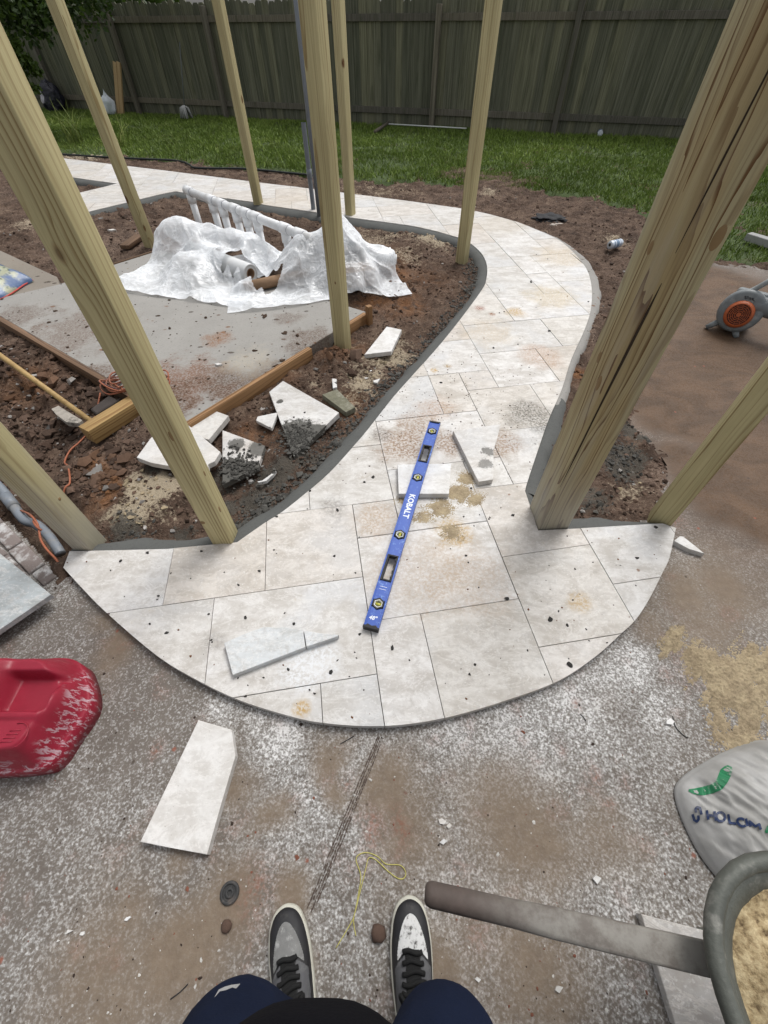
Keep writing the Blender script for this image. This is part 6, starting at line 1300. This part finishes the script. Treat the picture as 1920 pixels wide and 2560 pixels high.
def can(lab, px, py, r, L, ang, m, m2, neck=False):
    c = G(px, py, -.0); T = thing('bottle' if neck else 'drink_can', lab, 'bottle' if neck else 'can', (c[0], c[1], .0 + r * .6)); T.rotation_euler = (0, 0, ang)
    prof = [(-.5 * L, r * .8), (-.48 * L, r * .95), (-.44 * L, r), (.42 * L, r), (.48 * L, r * .86), (.5 * L, r * .84)] if not neck else [(-.5 * L, r * .9), (-.45 * L, r), (.15 * L, r), (.32 * L, r * .4), (.5 * L, r * .38)]
    bm = bmesh.new(); bm_loft(bm, [[(x, rr_ * math.cos(2 * math.pi * k / 24), rr_ * math.sin(2 * math.pi * k / 24)) for k in range(24)] for x, rr_ in prof]); o = bmobj('body', bm, m, T, True); o.data.set_sharp_from_angle(angle=math.radians(35))
    bm = bmesh.new(); rl = r + .0006
    for x0, x1 in ((-.30 * L, -.22 * L), (-.12 * L, .12 * L), (.22 * L, .26 * L)): bm_tube(bm, [(x0, 0, 0), (x1, 0, 0)], rl, 24, False)
    bmobj('label_band', bm, m2, T, True)
    if not neck:
        bm = bmesh.new(); bmesh.ops.create_circle(bm, cap_ends=True, segments=14, radius=r * .42, matrix=Matrix.Translation((-.5 * L - .001, 0, r * .1)) @ Matrix.Rotation(math.pi / 2, 4, 'Y')); bmobj('opening', bm, m_blk, T)
    return T
m_alu = plain('can_aluminium', (0.55, 0.60, 0.66), .35, .1, 10, metal=.3); m_canb = plain('can_blue_print', (0.16, 0.24, 0.36), .4, .2, 30)
can('crushed white and blue drink can lying on the bare soil', 1536, 616, .036, .15, .45, m_alu, m_canb)
T = can('clear plastic bottle lying on the lawn near the fence', 1499, 336, .045, .24, 1.25, m_wbag, m_canb, True)
lump('litter', 'crumpled white scrap of plastic on the lawn at the fence', 'litter', G(1272, 316, -.03), .10, .05, m_wbag, 12, None, .5)
m_cloth = plain('black_cloth', (0.014, 0.014, 0.016), .8, .3, 20, .4)
lump('cloth_scrap', 'flat black cloth scrap on the soil beyond the path bend', 'cloth', G(1372, 552, -.06), .17, .035, m_cloth, 15, None, .5)
lump('stone', 'pale flat stone chips on the soil next to the black cloth', 'stone', G(1385, 566, -.07), .10, .02, plain('pale_stone', (0.34, 0.30, 0.26), .9, .3, 12), 19, None, .5)
slab('concrete_block', 'grey concrete edging block lying on the grass at the patio corner', [(1868, 583), (1880, 580), (1960, 602), (1948, 608)], .0, .06, conc_mat('edging_concrete', (0.25, 0.25, 0.24), (0.36, 0.36, 0.35), False), 'block', bev=.004)
hp = [(60, 384), (154, 386), (250, 392), (347, 397), (420, 400), (455, 404), (474, 412), (486, 419), (530, 421), (613, 422), (720, 432), (800, 440)]
o = tube('garden_hose', cr([tuple(G(a, b, -.02)) for a, b in hp], 6), .014, plain('hose_green', (0.012, 0.016, 0.015), .5), None, 8); tag(o, 'dark garden hose along the edge of the lawn beyond the path', 'hose')

# ------------------------------------------------------------------ the person standing on the patio, phone in hands
def fuse(name, chains, vox, m, par=None, smooth=8):
    bm = bmesh.new()
    for ch in chains:
        pts = cr([c[:3] for c in ch], 5); rad = list(np.interp(np.linspace(0, len(ch) - 1, len(pts)), range(len(ch)), [c[3] for c in ch])); bm_tube(bm, pts, rad, 14)
        for c in (ch[0], ch[-1]): bmesh.ops.create_uvsphere(bm, u_segments=14, v_segments=8, radius=c[3] * .98, matrix=Matrix.Translation(c[:3]))
    o = bmobj(name, bm, m, par, True); r_ = o.modifiers.new('remesh', 'REMESH'); r_.mode = 'VOXEL'; r_.voxel_size = vox; r_.use_smooth_shade = True
    s_ = o.modifiers.new('smooth', 'SMOOTH'); s_.iterations = smooth; s_.factor = .5
    dg = bpy.context.evaluated_depsgraph_get(); me = bpy.data.meshes.new_from_object(o.evaluated_get(dg)); o.modifiers.clear(); o.data = me; me.materials.clear(); me.materials.append(m); me.polygons.foreach_set('use_smooth', [True] * len(me.polygons)); return o
m_skin = plain('skin', (0.30, 0.17, 0.11), .55, .08, 30); m_hair = plain('hair', (0.02, 0.014, 0.01), .6, .3, 60)
def fabric(name, c):
    m = M(name); p = m.pos(); n = m.noise(p, 260, 2); f = m.noise(m.mapv(p, (1, 1, .5)), 14, 4)
    return m.done(m.mix(f, [k * .7 for k in c], [k * 1.35 for k in c]), .95, m.bump(m.math('ADD', m.math('MULTIPLY', n, .3), m.math('MULTIPLY', f, 2.5)), .35, .006), spec=.05)
m_navyf = fabric('navy_fabric', (0.010, 0.015, 0.034)); m_blackf = fabric('black_fabric', (0.006, 0.006, 0.008))
T = thing('person', 'person standing in navy trousers, black shirt and worn sneakers holding a phone', 'person', (-.08, -.30, PATZ)); o0 = np.array([-.08, -.30, PATZ])
def S(l): return [(x - o0[0], y - o0[1], z - o0[2], r) for x, y, z, r in l]
hx = -.085
body = [S([(-.205, -.32, .02, .032), (-.215, -.315, .10, .036), (-.235, -.26, .28, .05), (-.235, -.24, .47, .055), (-.19, -.30, .70, .075), (-.16, -.33, .90, .085)]), S([(.055, -.33, .02, .032), (.06, -.325, .10, .036), (.065, -.27, .28, .05), (.06, -.25, .47, .055), (.02, -.30, .70, .075), (-.01, -.33, .90, .085)]),
        S([(-.16, -.33, .92, .09), (-.085, -.33, .95, .10), (-.01, -.33, .92, .09)]), S([(hx, -.33, .95, .12), (hx, -.32, 1.1, .11), (hx, -.33, 1.28, .12), (hx, -.35, 1.40, .09), (hx, -.35, 1.47, .05), (hx, -.34, 1.55, .05)]),
        S([(hx - .17, -.36, 1.38, .05), (hx, -.36, 1.40, .07), (hx + .17, -.36, 1.38, .05)]), S([(hx, -.33, 1.60, .07), (hx, -.325, 1.66, .088), (hx, -.33, 1.70, .085)]), S([(hx, -.262, 1.585, .03), (hx, -.27, 1.61, .04)]), S([(hx, -.236, 1.63, .011), (hx, -.242, 1.66, .008)]), S([(hx - .088, -.33, 1.64, .016), (hx - .088, -.33, 1.67, .018)]), S([(hx + .088, -.33, 1.64, .016), (hx + .088, -.33, 1.67, .018)])]
for s in (-1, 1):
    body += [S([(hx + s * .17, -.36, 1.38, .05), (hx + s * .25, -.36, 1.22, .042), (hx + s * .275, -.33, 1.14, .038), (hx + s * .21, -.24, 1.26, .034), (hx + s * .155 + .03, -.145, 1.41, .026)]), S([(hx + s * .155 + .03, -.145, 1.41, .026), (.085 * s + .0, -.105, 1.455, .030), (.080 * s, -.085, 1.475, .026)])]
    for k in range(4): body.append(S([(.082 * s, -.082 + .004 * k, 1.468 + .012 * k, .010), (.088 * s, -.060 + .004 * k, 1.487 + .013 * k, .0085), (.076 * s, -.048 + .004 * k, 1.502 + .013 * k, .0075)]))
    body.append(S([(.078 * s, -.095, 1.46, .011), (.060 * s, -.085, 1.50, .0095), (.045 * s, -.075, 1.512, .008)]))
fuse('body', body, .009, m_skin, T, 4)
fuse('hair', [S([(hx, -.37, 1.66, .075), (hx, -.355, 1.71, .085), (hx, -.32, 1.735, .075)]), S([(hx - .06, -.36, 1.68, .04), (hx - .075, -.33, 1.70, .028)]), S([(hx + .06, -.36, 1.68, .04), (hx + .075, -.33, 1.70, .028)])], .012, m_hair, T)
for s in (-1, 1):
    for nm, r, m in (('eye', .011, m_wht), ('brow', .006, m_hair)):
        bm = bmesh.new(); bmesh.ops.create_uvsphere(bm, u_segments=10, v_segments=6, radius=r, matrix=Matrix.Translation(Vector((hx + s * .034 - o0[0], -.252 - o0[1], (1.665 if nm == 'eye' else 1.683) - o0[2]))) @ Matrix.Diagonal((1.3 if nm == 'eye' else 2.2, .5, .6, 1))); bmobj(nm, bm, m, T, True)
bm = bmesh.new(); bm_box(bm, (hx - .022 - o0[0], -.238 - o0[1], 1.601 - o0[2]), (hx + .022 - o0[0], -.230 - o0[1], 1.608 - o0[2]), .002); bmobj('mouth', bm, plain('lips', (0.25, 0.10, 0.08), .5), T)
legs = [S([(-.225, -.315, .10, .064), (-.24, -.288, .25, .076), (-.252, -.250, .43, .088), (-.245, -.252, .52, .096), (-.20, -.29, .72, .112), (-.165, -.33, .93, .12)]), S([(.062, -.325, .10, .064), (.068, -.295, .25, .076), (.083, -.256, .43, .086), (.08, -.258, .52, .096), (.035, -.295, .72, .112), (-.005, -.33, .93, .12)]), S([(-.165, -.33, .93, .12), (-.085, -.33, .96, .125), (-.005, -.33, .93, .12)])]
tr_o = fuse('trousers', legs, .014, m_navyf, T, 5)
fuse('shirt', [S([(hx + .02, -.29, .95, .145), (hx + .02, -.242, 1.0, .155), (hx + .01, -.27, 1.08, .15), (hx, -.32, 1.25, .145), (hx, -.345, 1.38, .11)]), S([(hx - .09, -.33, .99, .11), (hx - .1, -.34, 1.2, .11), (hx - .15, -.355, 1.36, .07)]), S([(hx + .09, -.33, .99, .11), (hx + .1, -.34, 1.2, .11), (hx + .15, -.355, 1.36, .07)]),
    S([(hx - .05, -.36, 1.41, .085), (hx - .17, -.36, 1.385, .085), (hx - .245, -.36, 1.24, .066)]), S([(hx + .05, -.36, 1.41, .085), (hx + .17, -.36, 1.385, .085), (hx + .245, -.36, 1.24, .066)])], .014, m_blackf, T, 5)
bpy.context.view_layer.update(); bvt = cambvh(tr_o)
Z3 = lambda x, y: (440 + x * 800 / 1659., 2160 + y * 800 / 1659.)
decal('swoosh', [[(*Z3(200, 690), .5), (*Z3(225, 655), 5), (*Z3(255, 645), 9), (*Z3(290, 633), 7), (*Z3(331, 622), 1)], [(*Z3(288, 632), 6), (*Z3(310, 640), 5), (*Z3(331, 621), 2)]], 5, bvt, plain('silver_print', (0.42, 0.42, 0.42), .5), T, .002, 1.5)
# sneakers
m_sole = plain('sole', (0.50, 0.49, 0.42), .7, .15, 30, dirt=(0.25, 0.20, 0.15), dirt_amt=.7); m_sblk = plain('sneaker_black', (0.014, 0.014, 0.016), .6, .3, 30, .15, dirt=(0.10, 0.09, 0.08), dirt_amt=.4); m_sgry = plain('sneaker_grey', (0.085, 0.085, 0.09), .8, .25, 30, .2, dirt=(0.20, 0.20, 0.19), dirt_amt=.4); m_lace = plain('laces', (0.006, 0.006, 0.006), .85, .3, 60)
m_toeL = plain('toe_grey', (0.17, 0.17, 0.165), .8, .4, 55, .2, dirt=(0.40, 0.40, 0.385), dirt_amt=.8); m_toeR = plain('toe_splashed', (0.56, 0.56, 0.55), .8, .12, 130, .2, dirt=(0.06, 0.055, 0.05), dirt_amt=1.0)
def outline(f=1.0, n=40, side=1):
    pr = [(0, .0), (.012, .028), (.04, .043), (.085, .0495), (.13, .049), (.18, .045), (.235, .0385), (.275, .035), (.295, .026), (.300, .0)]
    R_ = [(x, w * (1 + (.08 if side * 1 > 0 else -.04) * math.sin(x * 10))) for x, w in pr]; Lf = [(x, -w) for x, w in pr[1:-1]][::-1]
    pts = cr([np.array((-x, w * f, 0)) for x, w in R_] + [np.array((-x, w * f, 0)) for x, w in Lf], 5, True); return [p[:2] for p in pts]
def uppz(x, y):
    prof = np.interp(-x, [0, .012, .05, .10, .14, .18, .22, .27, .3], [.030, .044, .056, .066, .082, .100, .105, .095, .075]); w = np.interp(-x, [0, .012, .04, .085, .13, .18, .235, .275, .295, .3], [.004, .028, .043, .0495, .049, .045, .0385, .035, .026, .01])
    return .028 + (prof - .028) * np.sqrt(np.clip(1 - (np.abs(y) / (w * 1.02)) ** 2.6, 0, 1))
def sneaker(lab, toe, ang, mt):
    Tn = thing('sneaker', lab, 'sneaker', (toe[0], toe[1], PATZ)); Tn.rotation_euler[2] = ang
    bm = bmesh.new(); o1 = outline(1.0); bm_loft(bm, [[(x * 1.0, y * .97, 0) for x, y in o1], [(x * 1.005 + .003, y * 1.04, .006) for x, y in o1], [(x * 1.005 + .003, y * 1.04, .024) for x, y in o1], [(x * .99 - .001, y * .95, .030) for x, y in o1]]); bmobj('sole', bm, m_sole, Tn, True)
    V = []; F = []; nr = 22; B = np.array(outline(.97)) * np.array([.975, 1]) + np.array([-.004, 0]); n = len(B); c = np.array([-.15, 0])
    for t in np.linspace(0, 1, nr)[1:]:
        X, Y = c[0] + (B[:, 0] - c[0]) * t, c[1] + (B[:, 1] - c[1]) * t; V += list(np.stack([X, Y, uppz(X, Y)], -1))
    V += [(p[0], p[1], .02) for p in B]; V = [(c[0], c[1], float(uppz(np.array(c[0]), np.array(0.0))))] + V
    F = [(0, 1 + k, 1 + (k + 1) % n) for k in range(n)] + [(1 + r * n + k, 1 + (r + 1) * n + k, 1 + (r + 1) * n + (k + 1) % n, 1 + r * n + (k + 1) % n) for r in range(nr - 1) for k in range(n)]
    up = mesh('upper', V, F, m_sblk, Tn, True)
    def patch(nm, poly, m, lift, par):
        xs = np.arange(-.30, 0, .0011); ysn = np.arange(-.05, .05, .0011); X, Y = np.meshgrid(xs, ysn, indexing='ij'); kp = inpoly(X, Y, poly); Vp = np.stack([X, Y, uppz(X, Y) + lift], -1).reshape(-1, 3); q = gridq(len(xs), len(ysn)); q = q[kp.reshape(-1)[q].all(1)]
        return npmesh(nm, Vp, q, m, par, True)
    toepoly = [p[:2] for p in cr([np.array((a, b, 0)) for a, b in [(-.030, 0), (-.038, .015), (-.062, .028), (-.090, .036), (-.113, .038), (-.100, .022), (-.094, 0), (-.100, -.022), (-.113, -.038), (-.090, -.036), (-.062, -.028), (-.038, -.015)]], 4, True)]
    patch('toe_box', toepoly, mt, .0028, Tn)
    for s in (-1, 1): patch('quarter_panel', [(-.101, s * .019), (-.116, s * .037), (-.126, s * .045), (-.21, s * .042), (-.21, s * .020), (-.12, s * .017)], m_sgry, .0024, Tn); patch('heel_panel', [(-.20, s * .034), (-.20, s * .044), (-.28, s * .034), (-.28, s * .024)], m_wht if s == (1 if mt is m_toeR else -1) else m_sgry, .004, Tn)
    patch('tongue', [(-.094, -.017), (-.094, .017), (-.21, .019), (-.21, -.019)], m_lace, .005, Tn)
    for k in range(6):
        x0 = -.098 - k * .0165; w_ = .024 + .0012 * k; pts = [(x0 + .003 * math.sin(t * 3 + k), t * w_, float(uppz(np.array(x0), np.array(t * w_))) + .008) for t in np.linspace(-1, 1, 9)]
        bm = bmesh.new(); bm_tube(bm, pts, .0052, 8); bmobj('lace', bm, m_lace, Tn, True)
    bm = bmesh.new()
    for sgn_ in (-1, 1): bm_tube(bm, cr([(-.19, 0, .112), (-.175, sgn_ * .02, .122), (-.16, sgn_ * .034, .115), (-.172, sgn_ * .03, .110), (-.19, 0, .112)], 5), .004, 8)
    bmobj('lace_bow', bm, m_lace, Tn, True)
    return Tn
tl, trr = G(716, 2262, PATZ), G(1022, 2240, PATZ)
sneaker('worn grey and black sneaker turned outwards with a white heel stripe inside', tl, math.radians(90 + 17), m_toeL)
sneaker('black sneaker with its white toe splashed with mortar beside the barrow handle', trr, math.radians(90 + 1), m_toeR)
# phone
vd_ = Vector(RM @ np.array([0, 0, 1.0])); up_v = Vector(RM @ np.array([0, -1.0, 0])); rt_v = Vector(RM @ np.array([1.0, 0, 0])); pc = Vector(CAM) - vd_ * .014 - up_v * .05
T = empty('phone'); T.matrix_world = Matrix(((rt_v.x, up_v.x, -vd_.x, pc.x), (rt_v.y, up_v.y, -vd_.y, pc.y), (rt_v.z, up_v.z, -vd_.z, pc.z), (0, 0, 0, 1))); tag(T, 'dark smartphone held up in both hands of the standing person', 'phone')
bm = bmesh.new(); bm_box(bm, (-.036, -.075, -.004), (.036, .075, .004), .002); bmobj('case', bm, m_blk, T); bm = bmesh.new(); bm_box(bm, (-.033, -.071, .0041), (.033, .071, .0046)); bmobj('screen', bm, plain('screen_glass', (0.02, 0.02, 0.025), .1), T)
